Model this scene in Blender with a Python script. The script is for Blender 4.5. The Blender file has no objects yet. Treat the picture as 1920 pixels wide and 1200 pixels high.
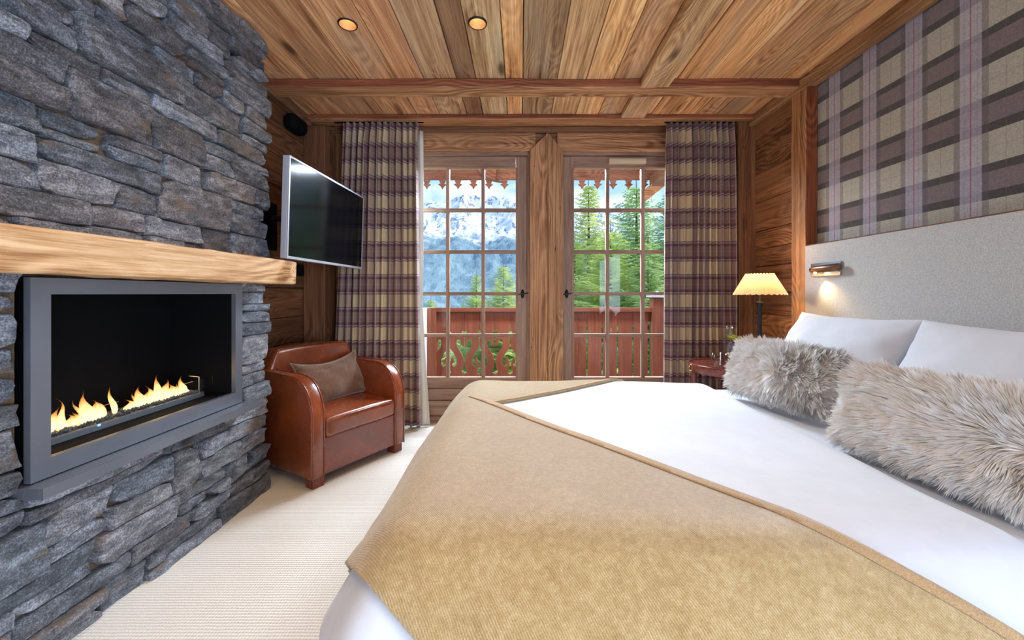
import bpy, bmesh, math, random
from mathutils import Vector, Matrix, noise
import numpy as np
random.seed(7)
SC = bpy.context.scene
COL = SC.collection
R = math.radians

# ------------------------------------------------------------------ camera
F_PX, HORIZ, VPX, EYE = 750.0, 550.0, 975.0, 1.10
cam_d = bpy.data.cameras.new('camera'); cam = bpy.data.objects.new('camera', cam_d); COL.objects.link(cam)
cam.location = (0, 0, EYE); cam.rotation_euler = (R(90), 0, 0)
cam_d.sensor_width = 36; cam_d.lens = F_PX / 1920 * 36
cam_d.shift_x = (960 - VPX) / 1920
cam_d.shift_y = -(600 - HORIZ) / 1920
cam_d.clip_start = 0.02; cam_d.clip_end = 9000
SC.camera = cam

# ------------------------------------------------------------------ world, sun, added fill lights, exposure
SKY_STRENGTH = 1.0
w = bpy.data.worlds.new('sky'); SC.world = w; w.use_nodes = True
nt = w.node_tree; nt.nodes.clear()
wo = nt.nodes.new('ShaderNodeOutputWorld'); bg = nt.nodes.new('ShaderNodeBackground')
tc = nt.nodes.new('ShaderNodeTexCoord'); sep = nt.nodes.new('ShaderNodeSeparateXYZ')
nt.links.new(tc.outputs['Generated'], sep.inputs[0])
ramp = nt.nodes.new('ShaderNodeValToRGB')
ramp.color_ramp.elements[0].position = 0.0; ramp.color_ramp.elements[0].color = (0.60, 0.78, 1.0, 1)
ramp.color_ramp.elements[1].position = 0.75; ramp.color_ramp.elements[1].color = (0.20, 0.42, 0.85, 1)
e = ramp.color_ramp.elements.new(0.30); e.color = (0.32, 0.56, 0.95, 1)
nt.links.new(sep.outputs[2], ramp.inputs[0])
mp = nt.nodes.new('ShaderNodeMapping'); mp.inputs['Scale'].default_value = (1.6, 1.6, 4.2)
nt.links.new(tc.outputs['Generated'], mp.inputs[0])
cn = nt.nodes.new('ShaderNodeTexNoise'); cn.inputs['Scale'].default_value = 2.6; cn.inputs['Detail'].default_value = 7
nt.links.new(mp.outputs[0], cn.inputs['Vector'])
cr = nt.nodes.new('ShaderNodeValToRGB'); cr.color_ramp.elements[0].position = 0.48; cr.color_ramp.elements[1].position = 0.66
nt.links.new(cn.outputs[0], cr.inputs[0])
mx = nt.nodes.new('ShaderNodeMix'); mx.data_type = 'RGBA'
nt.links.new(cr.outputs[0], mx.inputs[0]); nt.links.new(ramp.outputs[0], mx.inputs[6]); mx.inputs[7].default_value = (0.96, 0.98, 1.0, 1)
nt.links.new(mx.outputs[2], bg.inputs[0]); bg.inputs[1].default_value = SKY_STRENGTH
nt.links.new(bg.outputs[0], wo.inputs[0])

def light(name, kind, loc, energy, color, rot=(0, 0, 0), **kw):
    d = bpy.data.lights.new(name, kind); d.energy = energy; d.color = color
    for k, v in kw.items(): setattr(d, k, v)
    o = bpy.data.objects.new(name, d); COL.objects.link(o); o.location = loc; o.rotation_euler = rot
    return o
sdir = Vector((-0.74, -0.30, -0.72))           # the sun stands to the right, beyond the balcony
light('sun', 'SUN', (6, 6, 9), 4.2, (1.0, 0.93, 0.82), sdir.to_track_quat('-Z', 'Y').to_euler(), angle=R(0.6))
# unseen fill light, added at an invented window behind the camera
light('added_fill_rear', 'AREA', (0.35, -2.42, 1.45), 3, (0.74, 0.86, 1.0), (R(90), 0, 0), shape='RECTANGLE', size=2.6, size_y=1.9)
# unseen cool fill added on the right wall, behind the camera
light('added_fill_right', 'AREA', (1.84, -1.40, .98), 122, (0.60, 0.77, 1.0), Vector((-1, 0, 0)).to_track_quat('-Z', 'Y').to_euler(), shape='RECTANGLE', size=1.9, size_y=1.7)
# weaker unseen fill added on the left wall, behind the camera
light('added_fill_left', 'AREA', (-1.68, -1.40, 1.15), 24, (0.70, 0.83, 1.0), Vector((1, 0, 0)).to_track_quat('-Z', 'Y').to_euler(), shape='RECTANGLE', size=1.9, size_y=1.6)
# area light added out of sight under the balcony roof to brighten the room
light('added_fill_doors', 'AREA', (0.2, 4.15, 2.56), 340, (0.72, 0.85, 1.0), Vector((0, -1.0, -.95)).to_track_quat('-Z', 'Y').to_euler(), shape='RECTANGLE', size=2.8, size_y=.5)
SC.view_settings.view_transform = 'Standard'; SC.view_settings.look = 'None'
SC.view_settings.gamma = 1; SC.view_settings.use_curve_mapping = False
SC.view_settings.exposure = 0.53

# ------------------------------------------------------------------ helpers
WORLD = {}
def wpos(o): return WORLD.get(o.name, Vector((0, 0, 0)))
def tag(o, label=None, cat=None, group=None, kind=None):
    if label: o['label'] = label
    if cat: o['category'] = cat
    if group: o['group'] = group
    if kind: o['kind'] = kind
    return o
def empty(name, loc, label=None, cat=None, group=None, kind=None, rz=0):
    o = bpy.data.objects.new(name, None); COL.objects.link(o); o.empty_display_size = .1
    o.location = loc; o.rotation_euler = (0, 0, rz); WORLD[o.name] = Vector(loc)
    return tag(o, label, cat, group, kind)
def finish(name, me, mat, parent=None, smooth=False, color=None):
    n = len(me.vertices)
    a = np.empty(n * 3, dtype=np.float32); me.vertices.foreach_get('co', a); a = a.reshape(-1, 3)
    c = (a.min(0) + a.max(0)) / 2
    if parent is None: c[2] = a[:, 2].min()
    a -= c; me.vertices.foreach_set('co', a.ravel()); me.update()
    o = bpy.data.objects.new(name, me); COL.objects.link(o)
    cw = Vector([float(t) for t in c]); WORLD[o.name] = cw
    if parent is not None:
        o.parent = parent; o.location = cw - wpos(parent)
    else: o.location = cw
    for m in (mat if isinstance(mat, (list, tuple)) else [mat]): me.materials.append(m)
    if smooth: me.polygons.foreach_set('use_smooth', [True] * len(me.polygons))
    if color: o.color = (*color, 1)
    return o
def obj(name, bm, mat, parent=None, smooth=False, bevel=0, color=None, seg=2):
    if bevel:
        es = [e for e in bm.edges if e.is_manifold and e.calc_face_angle(0) > 0.6]
        bmesh.ops.bevel(bm, geom=es, offset=bevel, segments=seg, affect='EDGES', profile=0.6)
    bmesh.ops.recalc_face_normals(bm, faces=bm.faces)
    me = bpy.data.meshes.new(name); bm.to_mesh(me); bm.free()
    return finish(name, me, mat, parent, smooth, color)
def pyobj(name, vs, fs, mat, parent=None, smooth=False, color=None):
    me = bpy.data.meshes.new(name); me.from_pydata(vs, [], fs); me.update()
    return finish(name, me, mat, parent, smooth, color)
def box(bm, x0, x1, y0, y1, z0, z1):
    v = [bm.verts.new(p) for p in ((x0,y0,z0),(x1,y0,z0),(x1,y1,z0),(x0,y1,z0),(x0,y0,z1),(x1,y0,z1),(x1,y1,z1),(x0,y1,z1))]
    for f in ((0,3,2,1),(4,5,6,7),(0,1,5,4),(1,2,6,5),(2,3,7,6),(3,0,4,7)): bm.faces.new([v[i] for i in f])
    return bm
def B(x0, x1, y0, y1, z0, z1): return box(bmesh.new(), x0, x1, y0, y1, z0, z1)
def lathe(bm, prof, cx=0, cy=0, seg=32, cap=True):
    rings = []
    for r, z in prof:
        rings.append([bm.verts.new((cx + r*math.cos(2*math.pi*i/seg), cy + r*math.sin(2*math.pi*i/seg), z)) for i in range(seg)])
    for a, b in zip(rings, rings[1:]):
        for i in range(seg): bm.faces.new((a[i], a[(i+1) % seg], b[(i+1) % seg], b[i]))
    if cap:
        bm.faces.new(rings[0][::-1]); bm.faces.new(rings[-1])
    return bm
def tube(bm, pts, rad, seg=10, cap=True):
    pts = [Vector(p) for p in pts]; rings = []
    for i, p in enumerate(pts):
        t = (pts[min(i+1, len(pts)-1)] - pts[max(i-1, 0)]).normalized()
        up = Vector((0, 0, 1)) if abs(t.z) < .9 else Vector((1, 0, 0))
        a = t.cross(up).normalized(); b = t.cross(a)
        r = rad[i] if isinstance(rad, (list, tuple)) else rad
        rings.append([bm.verts.new(p + a*r*math.cos(2*math.pi*k/seg) + b*r*math.sin(2*math.pi*k/seg)) for k in range(seg)])
    for a, b in zip(rings, rings[1:]):
        for i in range(seg): bm.faces.new((a[i], a[(i+1) % seg], b[(i+1) % seg], b[i]))
    if cap: bm.faces.new(rings[0][::-1]); bm.faces.new(rings[-1])
    return bm
def prism(bm, poly, axis, d0, d1):
    """extrude a 2D outline; axis 'y': poly is (x,z); 'x': poly is (y,z)"""
    def P(a, b, d): return (a, d, b) if axis == 'y' else ((d, a, b) if axis == 'x' else (a, b, d))
    A = [bm.verts.new(P(a, b, d0)) for a, b in poly]; C_ = [bm.verts.new(P(a, b, d1)) for a, b in poly]
    n = len(poly)
    for i in range(n): bm.faces.new((A[i], A[(i+1) % n], C_[(i+1) % n], C_[i]))
    f1 = bm.faces.new(A[::-1]); f2 = bm.faces.new(C_)
    bm.normal_update(); bmesh.ops.triangulate(bm, faces=[f1, f2])
    return bm
def timber(x0, x1, y0, y1, z0, z1, amp=.006, step=.06, bev=.012, seed=0):
    """a hand-hewn beam: bevelled box cut along its length and pushed about by noise"""
    bm = B(x0, x1, y0, y1, z0, z1)
    if bev: bmesh.ops.bevel(bm, geom=list(bm.edges), offset=bev, segments=2, affect='EDGES', profile=.5)
    L = (x1-x0, y1-y0, z1-z0); ax = L.index(max(L)); lo = (x0, y0, z0)[ax]
    no = Vector([1 if i == ax else 0 for i in range(3)])
    n = max(2, int(L[ax] / step))
    for i in range(1, n):
        co = Vector((x0, y0, z0)); co[ax] = lo + L[ax]*i/n
        bmesh.ops.bisect_plane(bm, geom=bm.verts[:]+bm.edges[:]+bm.faces[:], plane_co=co, plane_no=no)
    c = Vector(((x0+x1)/2, (y0+y1)/2, (z0+z1)/2))
    for v in bm.verts:
        q = v.co * 3.1 + Vector((seed*7.3, seed*3.1, seed*5.7)); q[ax] = v.co[ax] * 2.6 + seed
        d = noise.noise_vector(q) * amp * 1.6 + noise.noise_vector(q * 4.3) * amp * .6
        d[ax] = 0; v.co += d
    return bm
def rounded_box(x0, x1, y0, y1, z0, z1, r, step=.03, fn=None, open_bottom=False):
    """dense grid surface of a box whose edges are rounded with radius r"""
    def ax(a, b):
        n = max(2, int((b-a)/step)); core = [a + r + (b-a-2*r)*i/n for i in range(n+1)]
        k = 7; lo = [a + r*(1-math.tan(R(45)*(1 - i/k))) for i in range(k)]; hi = [b - r*(1-math.tan(R(45)*(1 - i/k))) for i in range(k)][::-1]
        return lo + core + hi
    X, Y, Z = ax(x0, x1), ax(y0, y1), ax(z0, z1)
    def proj(p):
        c = Vector((min(max(p[0], x0+r), x1-r), min(max(p[1], y0+r), y1-r), min(max(p[2], z0+r), z1-r)))
        d = Vector(p) - c
        n = d.normalized() if d.length > 1e-9 else Vector((0, 0, 1))
        q = c + n*r
        if fn: q = fn(q, n)
        return q
    bm = bmesh.new(); cache = {}
    def V(p):
        k = tuple(round(t, 5) for t in p)
        if k not in cache: cache[k] = bm.verts.new(proj(p))
        return cache[k]
    def face(U, W, mk):
        for i in range(len(U)-1):
            for j in range(len(W)-1):
                q = [V(mk(U[i], W[j])), V(mk(U[i+1], W[j])), V(mk(U[i+1], W[j+1])), V(mk(U[i], W[j+1]))]
                if len(set(q)) == 4:
                    try: bm.faces.new(q)
                    except ValueError: pass
    face(X, Y, lambda a, b: (a, b, z1))
    if not open_bottom: face(X, Y, lambda a, b: (a, b, z0))
    face(X, Z, lambda a, b: (a, y0, b)); face(X, Z, lambda a, b: (a, y1, b))
    face(Y, Z, lambda a, b: (x0, a, b)); face(Y, Z, lambda a, b: (x1, a, b))
    bmesh.ops.recalc_face_normals(bm, faces=bm.faces)
    return bm

# ------------------------------------------------------------------ materials
class N:
    def __init__(s, name):
        s.m = bpy.data.materials.new(name); s.m.use_nodes = True; s.t = s.m.node_tree
        s.b = s.t.nodes['Principled BSDF']; s.out = s.t.nodes['Material Output']
    def n(s, kind, **kw):
        x = s.t.nodes.new('ShaderNode' + kind)
        for k, v in kw.items(): setattr(x, k, v)
        return x
    def l(s, a, b): s.t.links.new(a, b)
    def val(s, x, i):
        return x.outputs[i] if hasattr(x, 'outputs') else x
    def math(s, op, a, b=None, c=None, clamp=False):
        x = s.n('Math', operation=op); x.use_clamp = clamp
        for i, v in enumerate((a, b, c)):
            if v is None: continue
            if isinstance(v, (int, float)): x.inputs[i].default_value = v
            else: s.l(v, x.inputs[i])
        return x.outputs[0]
    def mix(s, f, a, b, mode='MIX'):
        x = s.n('Mix', data_type='RGBA', blend_type=mode)
        for i, v in ((0, f), (6, a), (7, b)):
            if isinstance(v, (int, float)): x.inputs[i].default_value = v
            elif isinstance(v, (tuple, list)): x.inputs[i].default_value = (*v[:3], 1)
            else: s.l(v, x.inputs[i])
        return x.outputs[2]
    def noise(s, vec, scale, detail=4, rough=.55, dist=0):
        x = s.n('TexNoise'); x.inputs['Scale'].default_value = scale; x.inputs['Detail'].default_value = detail
        x.inputs['Roughness'].default_value = rough; x.inputs['Distortion'].default_value = dist
        if vec is not None: s.l(vec, x.inputs['Vector'])
        return x.outputs[0]
    def map(s, vec, scale=(1, 1, 1), loc=(0, 0, 0)):
        x = s.n('Mapping'); x.inputs['Scale'].default_value = scale; x.inputs['Location'].default_value = loc
        s.l(vec, x.inputs[0]); return x.outputs[0]
    def ramp(s, f, stops, interp='LINEAR'):
        x = s.n('ValToRGB'); r = x.color_ramp; r.interpolation = interp
        while len(r.elements) < len(stops): r.elements.new(.5)
        for e, (p, c) in zip(r.elements, stops):
            e.position = p; e.color = (*c, 1) if len(c) == 3 else c
        s.l(f, x.inputs[0]); return x.outputs[0]
    def step(s, f, lo, hi):
        x = s.n('MapRange'); x.inputs[1].default_value = lo; x.inputs[2].default_value = hi
        x.interpolation_type = 'SMOOTHSTEP'; s.l(f, x.inputs[0]); return x.outputs[0]
    def obj(s): return s.n('TexCoord').outputs['Object']
    def rnd_obj(s):
        oi = s.n('ObjectInfo'); k = s.math('MULTIPLY', oi.outputs['Random'], 61.0)
        cx = s.n('CombineXYZ'); s.l(k, cx.inputs[0]); s.l(s.math('MULTIPLY', k, 1.7), cx.inputs[1]); s.l(s.math('MULTIPLY', k, .6), cx.inputs[2])
        a = s.n('VectorMath', operation='ADD'); s.l(s.obj(), a.inputs[0]); s.l(cx.outputs[0], a.inputs[1])
        s.oi = oi
        return a.outputs[0]
    def bump(s, h, strength=.3, dist=.01, prev=None):
        x = s.n('Bump'); x.inputs['Strength'].default_value = strength; x.inputs['Distance'].default_value = dist
        s.l(h, x.inputs['Height'])
        if prev is not None: s.l(prev, x.inputs['Normal'])
        s.l(x.outputs[0], s.b.inputs['Normal']); return x.outputs[0]
    def set(s, **kw):
        names = dict(color='Base Color', rough='Roughness', metal='Metallic', spec='Specular IOR Level', sheen='Sheen Weight', coat='Coat Weight',
                     coat_rough='Coat Roughness', trans='Transmission Weight', ior='IOR', sheen_rough='Sheen Roughness', alpha='Alpha', emit='Emission Color', emit_s='Emission Strength',
                     sss='Subsurface Weight')
        for k, v in kw.items():
            i = s.b.inputs[names[k]]
            if isinstance(v, (int, float)): i.default_value = v
            elif isinstance(v, (tuple, list)): i.default_value = (*v[:3], 1)
            else: s.l(v, i)
        return s
def plain(name, color, rough=.5, **kw): return N(name).set(color=color, rough=rough, **kw).m

def wood(name, dark, mid, light, axis, rough=.62, knots=.5, bump=.45, contrast=1.0, ring=14, cracks=.5, grey=.0, spec=.35):
    s = N(name); v = s.rnd_obj()
    ai = 'xyz'.index(axis)
    sc = lambda al, ac: tuple(al if i == ai else ac for i in range(3))
    # knots
    vor = s.n('TexVoronoi'); vor.inputs['Scale'].default_value = 1; s.l(s.map(v, sc(1.7, 5.5)), vor.inputs['Vector'])
    kd = vor.outputs['Distance']
    kmask = s.math('MULTIPLY', s.math('SUBTRACT', 1, s.step(kd, .05, .20)), s.step(vor.outputs['Color'], .25, .3), clamp=True)
    halo = s.math('MULTIPLY', s.math('SUBTRACT', 1, s.step(kd, .05, .75)), .22)
    nA = s.noise(s.map(v, sc(.20, 2.7)), 1, 2, .45, .12)
    rg = s.math('SINE', s.math('MULTIPLY', s.math('ADD', nA, s.math('MULTIPLY', halo, .5)), ring * 2.7 * 6.28))
    fine = s.noise(s.map(v, sc(2.2, 190)), 1, 5, .75)
    med = s.noise(s.map(v, sc(1.3, 34)), 1, 4, .65)
    patch = s.noise(s.map(v, sc(1.1, 5)), 1, 4, .6)
    rg = s.math('MULTIPLY', rg, s.step(s.noise(s.map(v, sc(.8, 3.1)), 1, 2), .42, .60))
    f = s.math('ADD', s.math('MULTIPLY', rg, .07 * contrast), s.math('ADD', s.math('MULTIPLY', fine, .48), s.math('ADD', s.math('MULTIPLY', med, .46), s.math('MULTIPLY', patch, .24))))
    col = s.ramp(f, [(.44, dark), (.58, mid), (.72, light)])
    if grey: col = s.mix(s.math('MULTIPLY', s.step(patch, .50, .66), grey), col, (.30, .27, .25))
    col = s.mix(s.math('MULTIPLY', kmask, knots), col, tuple(c * .35 for c in dark))
    ck = s.noise(s.map(v, sc(.9, 26)), 1, 2, .5)
    cm = s.math('SUBTRACT', 1, s.step(s.math('ABSOLUTE', s.math('SUBTRACT', ck, .41)), .0, .006))
    cm = s.math('MULTIPLY', cm, s.math('MULTIPLY', s.step(patch, .5, .6), cracks))
    col = s.mix(cm, col, tuple(c * .2 for c in dark))
    col = s.mix(1.0, col, s.oi.outputs['Color'], 'MULTIPLY')
    s.set(color=col, rough=rough, spec=spec)
    h = s.math('SUBTRACT', s.math('ADD', s.math('MULTIPLY', fine, .6), s.math('ADD', s.math('MULTIPLY', med, .5), s.math('MULTIPLY', rg, .10))), s.math('MULTIPLY', cm, 1.2))
    s.bump(h, bump, .004)
    return s.m
M = {}
for ax in 'xyz':
    M['ceil_'+ax] = wood('ceiling_wood_'+ax, (.19, .08, .034), (.62, .365, .19), (.94, .69, .41), ax, grey=.35, knots=.85, contrast=.65)
    M['beam_'+ax] = wood('beam_wood_'+ax, (.14, .062, .028), (.40, .22, .11), (.64, .42, .23), ax, bump=.8, cracks=1.0, knots=.4)
    M['dark_'+ax] = wood('panel_wood_'+ax, (.070, .026, .012), (.215, .095, .042), (.36, .18, .085), ax, cracks=.8)
    M['door_'+ax] = wood('door_wood_'+ax, (.17, .09, .06), (.31, .185, .13), (.43, .285, .205), ax, rough=.45, knots=.1, bump=.1, contrast=.35, cracks=0)
    M['mantel_'+ax] = wood('mantel_wood_'+ax, (.30, .13, .045), (.62, .355, .165), (.84, .58, .34), ax, cracks=1.0, knots=.8, bump=.6)
    M['rail_'+ax] = wood('railing_wood_'+ax, (.09, .023, .012), (.165, .046, .022), (.23, .074, .036), ax, rough=.5, knots=.2, bump=.2, contrast=.4, cracks=.2)
    M['eave_'+ax] = wood('eave_wood_'+ax, (.13, .06, .045), (.24, .13, .10), (.34, .20, .16), ax, cracks=.2)
    M['mahog_'+ax] = wood('mahogany_'+ax, (.09, .018, .014), (.19, .045, .03), (.28, .08, .05), ax, rough=.22, knots=0, bump=.03, contrast=.3, cracks=0)

def m_stone():
    s = N('slate_stone'); v = s.rnd_obj()
    big = s.noise(s.map(v, (4, 3, 9)), 1, 5, .6, .3)
    lay = s.noise(s.map(v, (20, 11, 34)), 1, 6, .72, .4)
    fine = s.noise(v, 170, 5, .8)
    spk = s.noise(v, 330, 2, .6)
    f = s.math('ADD', s.math('MULTIPLY', lay, .42), s.math('ADD', s.math('MULTIPLY', fine, .48), s.math('MULTIPLY', big, .16)))
    col = s.ramp(f, [(.42, (.022, .024, .030)), (.53, (.135, .145, .17)), (.64, (.46, .49, .55))])
    col = s.mix(s.math('MULTIPLY', s.step(spk, .62, .70), .55), col, (.62, .64, .68))
    col = s.mix(s.math('MULTIPLY', s.step(s.noise(s.map(v, (5, 4, 8)), 1, 5, .7, .5), .57, .66), .55), col, (.20, .125, .07))
    col = s.mix(1.0, col, s.oi.outputs['Color'], 'MULTIPLY')
    s.set(color=col, rough=.58, spec=.45)
    b = s.bump(s.math('ADD', s.math('MULTIPLY', lay, 1.0), s.math('MULTIPLY', fine, .35)), .9, .012)
    return s.m
M['stone'] = m_stone()
def m_mortar():
    s = N('ochre_mortar'); v = s.obj(); a = s.noise(v, 14, 5, .7)
    s.set(color=s.ramp(a, [(.3, (.07, .042, .024)), (.7, (.26, .155, .085))]), rough=.9); s.bump(a, .8, .02); return s.m
M['mortar'] = m_mortar()
def m_carpet():
    s = N('cream_loop_carpet'); v = s.obj(); sp = s.n('SeparateXYZ'); s.l(v, sp.inputs[0])
    row = s.math('SINE', s.math('MULTIPLY', s.math('ADD', sp.outputs[1], s.math('MULTIPLY', s.noise(v, 30, 2), .004)), 6.283/.0125))
    lp = s.math('SINE', s.math('MULTIPLY', s.math('ADD', sp.outputs[0], s.math('MULTIPLY', s.noise(v, 50, 2), .01)), 6.283/.011))
    n1 = s.noise(v, 200, 3, .7); h = s.math('ADD', s.math('MULTIPLY', row, .55), s.math('ADD', s.math('MULTIPLY', lp, .25), n1))
    big = s.noise(v, 3, 3)
    c = s.ramp(s.math('ADD', s.math('MULTIPLY', h, .35), s.math('MULTIPLY', big, .3)), [(.0, (.64, .59, .53)), (.62, (.90, .85, .79))])
    s.set(color=c, rough=.95, sheen=.3, spec=.1); s.bump(h, .5, .005); return s.m
M['carpet'] = m_carpet()
def m_leather():
    s = N('tan_leather'); v = s.obj(); a = s.noise(v, 5, 4, .6); c = s.n('TexVoronoi'); c.inputs['Scale'].default_value = 260; s.l(v, c.inputs['Vector'])
    w_ = s.noise(s.map(v, (1, 1, 1)), 13, 6, .7, .6)
    col = s.ramp(s.math('ADD', s.math('MULTIPLY', a, .75), s.math('MULTIPLY', w_, .12)), [(.25, (.15, .034, .012)), (.55, (.29, .060, .016)), (.75, (.42, .105, .030))])
    col = s.mix(1.0, col, s.n('ObjectInfo').outputs['Color'], 'MULTIPLY')
    s.set(color=col, rough=s.math('ADD', .18, s.math('MULTIPLY', w_, .16)), spec=.6, coat=.45, coat_rough=.14)
    s.bump(s.math('ADD', s.math('MULTIPLY', c.outputs['Distance'], .12), w_), .07, .01); return s.m
M['leather'] = m_leather()
def fabric(name, c1, c2, scale=400, rough=.9, sheen=.3, bump=.3, big=0.0):
    s = N(name); v = s.obj(); a = s.noise(v, scale, 3, .7)
    if big: a = s.math('ADD', s.math('MULTIPLY', a, .7), s.math('MULTIPLY', s.noise(v, big, 4, .6), .3))
    s.set(color=s.ramp(a, [(.35, c1), (.65, c2)]), rough=rough, sheen=sheen, spec=.15); s.bump(a, bump, .003); return s.m
M['sheet'] = fabric('white_cotton', (.66, .68, .745), (.70, .72, .785), 9, .85, .15, .08)
M['pillow'] = fabric('pillow_cotton', (.68, .70, .76), (.72, .74, .80), 7, .85, .15, .08)
M['headboard'] = fabric('oatmeal_headboard', (.44, .425, .40), (.66, .645, .62), 210, .92, .35, .4)
M['velvet'] = fabric('brown_velvet', (.12, .058, .031), (.20, .10, .056), 90, .75, .7, .1, 6)
def m_throw():
    s = N('wool_throw'); v = s.obj(); sp = s.n('SeparateXYZ'); s.l(v, sp.inputs[0])
    d = s.math('ADD', sp.outputs[0], sp.outputs[1]); e_ = s.math('SUBTRACT', sp.outputs[0], sp.outputs[1])
    rib = s.math('SINE', s.math('MULTIPLY', s.math('ADD', d, s.math('MULTIPLY', s.noise(v, 60, 2), .002)), 6.283/.0055))
    n1 = s.noise(v, 520, 3, .7); n2 = s.noise(s.map(v, (60, 60, 60)), 1, 3, .7); n3 = s.noise(v, 9, 4, .6)
    f = s.math('ADD', s.math('MULTIPLY', n1, .56), s.math('ADD', s.math('MULTIPLY', n2, .32), s.math('ADD', s.math('MULTIPLY', n3, .12), s.math('MULTIPLY', rib, .05))))
    s.set(color=s.ramp(f, [(.32, (.28, .165, .055)), (.52, (.50, .34, .145)), (.74, (.78, .64, .43))]), rough=.95, sheen=.9, sheen_rough=.45, spec=.1)
    s.bump(s.math('ADD', s.math('MULTIPLY', rib, .4), n1), .5, .004); return s.m
M['throw'] = m_throw()
M['hem'] = fabric('throw_hem', (.34, .20, .09), (.55, .37, .19), 400, .95, .4, .4)

def band(s, x, lo, hi, soft=.003):
    a = s.step(x, lo - soft, lo + soft); b = s.step(x, hi - soft, hi + soft); return s.math('SUBTRACT', a, b, clamp=True)
def m_wall_tartan():
    s = N('tartan_wall_cloth'); g = s.n('NewGeometry'); sp = s.n('SeparateXYZ'); s.l(g.outputs['Position'], sp.inputs[0])
    zz = s.math('MULTIPLY', s.math('FLOORED_MODULO', s.math('SUBTRACT', 2.047, sp.outputs[2]), .28), 1/.28)     # 0 at the top of a beige band
    col = s.mix(band(s, zz, .47, 1.0, .004), (.49, .465, .39), (.23, .185, .19))
    col = s.mix(band(s, zz, .47, .59, .006), col, (.085, .08, .075)); col = s.mix(band(s, zz, .87, 1.0, .006), col, (.085, .08, .075))
    yy = s.math('MULTIPLY', s.math('FLOORED_MODULO', s.math('ADD', s.math('SUBTRACT', sp.outputs[1], 1.718), .124), .248), 1/.248)  # .5 at stripe centre
    col = s.mix(s.math('MULTIPLY', band(s, yy, .33, .67), .60), col, (.52, .50, .60))
    fl = s.math('ADD', band(s, yy, .23, .33), band(s, yy, .67, .77)); col = s.mix(s.math('MULTIPLY', fl, .45), col, (.12, .095, .13))
    col = s.mix(s.math('MULTIPLY', band(s, yy, .488, .51), .75), col, (.36, .08, .13))
    th = s.math('ADD', band(s, yy, .395, .403), band(s, yy, .597, .605)); col = s.mix(s.math('MULTIPLY', th, .45), col, (.2, .15, .22))
    th = s.math('ADD', band(s, yy, .985, 1.0), band(s, zz, .23, .238)); col = s.mix(s.math('MULTIPLY', th, .35), col, (.22, .15, .14))
    n1 = s.noise(g.outputs['Position'], 420, 3, .7); n2 = s.noise(g.outputs['Position'], 130, 3, .7)
    col = s.mix(1.0, col, s.ramp(s.math('ADD', s.math('MULTIPLY', n1, .6), s.math('MULTIPLY', n2, .4)), [(.35, (.62, .62, .62)), (.65, (1.25, 1.25, 1.25))]), 'MULTIPLY')
    s.set(color=col, rough=.95, sheen=.35, spec=.1); s.bump(n1, .4, .003); return s.m
M['tartan'] = m_wall_tartan()
def m_curtain():
    s = N('plaid_curtain_cloth'); uv = s.n('UVMap'); sp = s.n('SeparateXYZ'); s.l(uv.outputs[0], sp.inputs[0])
    def pat(c, per, off):
        t = s.math('MULTIPLY', s.math('FLOORED_MODULO', s.math('ADD', c, off), per), 1/per)
        wide = band(s, t, .20, .80, .02)
        mid = s.math('ADD', s.math('MULTIPLY', wide, .62), s.math('MULTIPLY', s.math('ADD', band(s, t, .27, .34, .02), band(s, t, .66, .73, .02)), .45), clamp=True)
        line = s.math('ADD', band(s, t, .195, .215, .004), band(s, t, .785, .805, .004))
        white = s.math('ADD', band(s, t, .235, .252, .004), s.math('ADD', band(s, t, .748, .765, .004), s.math('MULTIPLY', band(s, t, .49, .51, .004), .5)))
        return mid, line, white
    m1, l1, w1 = pat(sp.outputs[1], .265, .02); m2, l2, w2 = pat(sp.outputs[0], .46, .12)
    tq = s.math('MULTIPLY', s.math('FLOORED_MODULO', sp.outputs[0], .115), 1/.115); l2 = s.math('ADD', l2, s.math('MULTIPLY', band(s, tq, .46, .54, .02), .6))
    base = (.74, .57, .36); mar = (.17, .058, .095)
    col = s.mix(s.math('MULTIPLY', m2, .60), base, mar); col = s.mix(s.math('MULTIPLY', m1, .92), col, mar)
    col = s.mix(s.math('MULTIPLY', s.math('ADD', l1, l2, clamp=True), .75), col, (.05, .03, .055))
    col = s.mix(s.math('MULTIPLY', s.math('ADD', w1, s.math('MULTIPLY', w2, .7), clamp=True), .55), col, (.62, .56, .60))
    n1 = s.noise(s.obj(), 330, 3, .7)
    col = s.mix(1.0, col, s.ramp(n1, [(.3, (.8, .8, .8)), (.7, (1.15, 1.15, 1.15))]), 'MULTIPLY')
    s.set(color=col, rough=.9, sheen=.3, spec=.12)
    tr = s.n('BsdfTranslucent'); s.l(col, tr.inputs[0]); mx_ = s.n('MixShader'); mx_.inputs[0].default_value = .12
    s.l(s.b.outputs[0], mx_.inputs[1]); s.l(tr.outputs[0], mx_.inputs[2]); s.l(mx_.outputs[0], s.out.inputs[0])
    s.bump(n1, .25, .002); return s.m
M['curtain'] = m_curtain()
def m_glass(name, tint=(1, 1, 1), ior=1.45):
    s = N(name); s.t.nodes.remove(s.b)
    lw = s.n('LayerWeight'); lw.inputs[0].default_value = .5; r0 = ((ior-1)/(ior+1))**2
    fr = s.math('ADD', r0, s.math('MULTIPLY', s.math('POWER', lw.outputs['Facing'], 4.5), .9), clamp=True)
    tr = s.n('BsdfTransparent'); tr.inputs[0].default_value = (*tint, 1); gl = s.n('BsdfGlossy'); gl.inputs['Roughness'].default_value = .0
    m = s.n('MixShader'); s.l(fr, m.inputs[0]); s.l(tr.outputs[0], m.inputs[1]); s.l(gl.outputs[0], m.inputs[2]); s.l(m.outputs[0], s.out.inputs[0])
    return s.m
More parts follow.
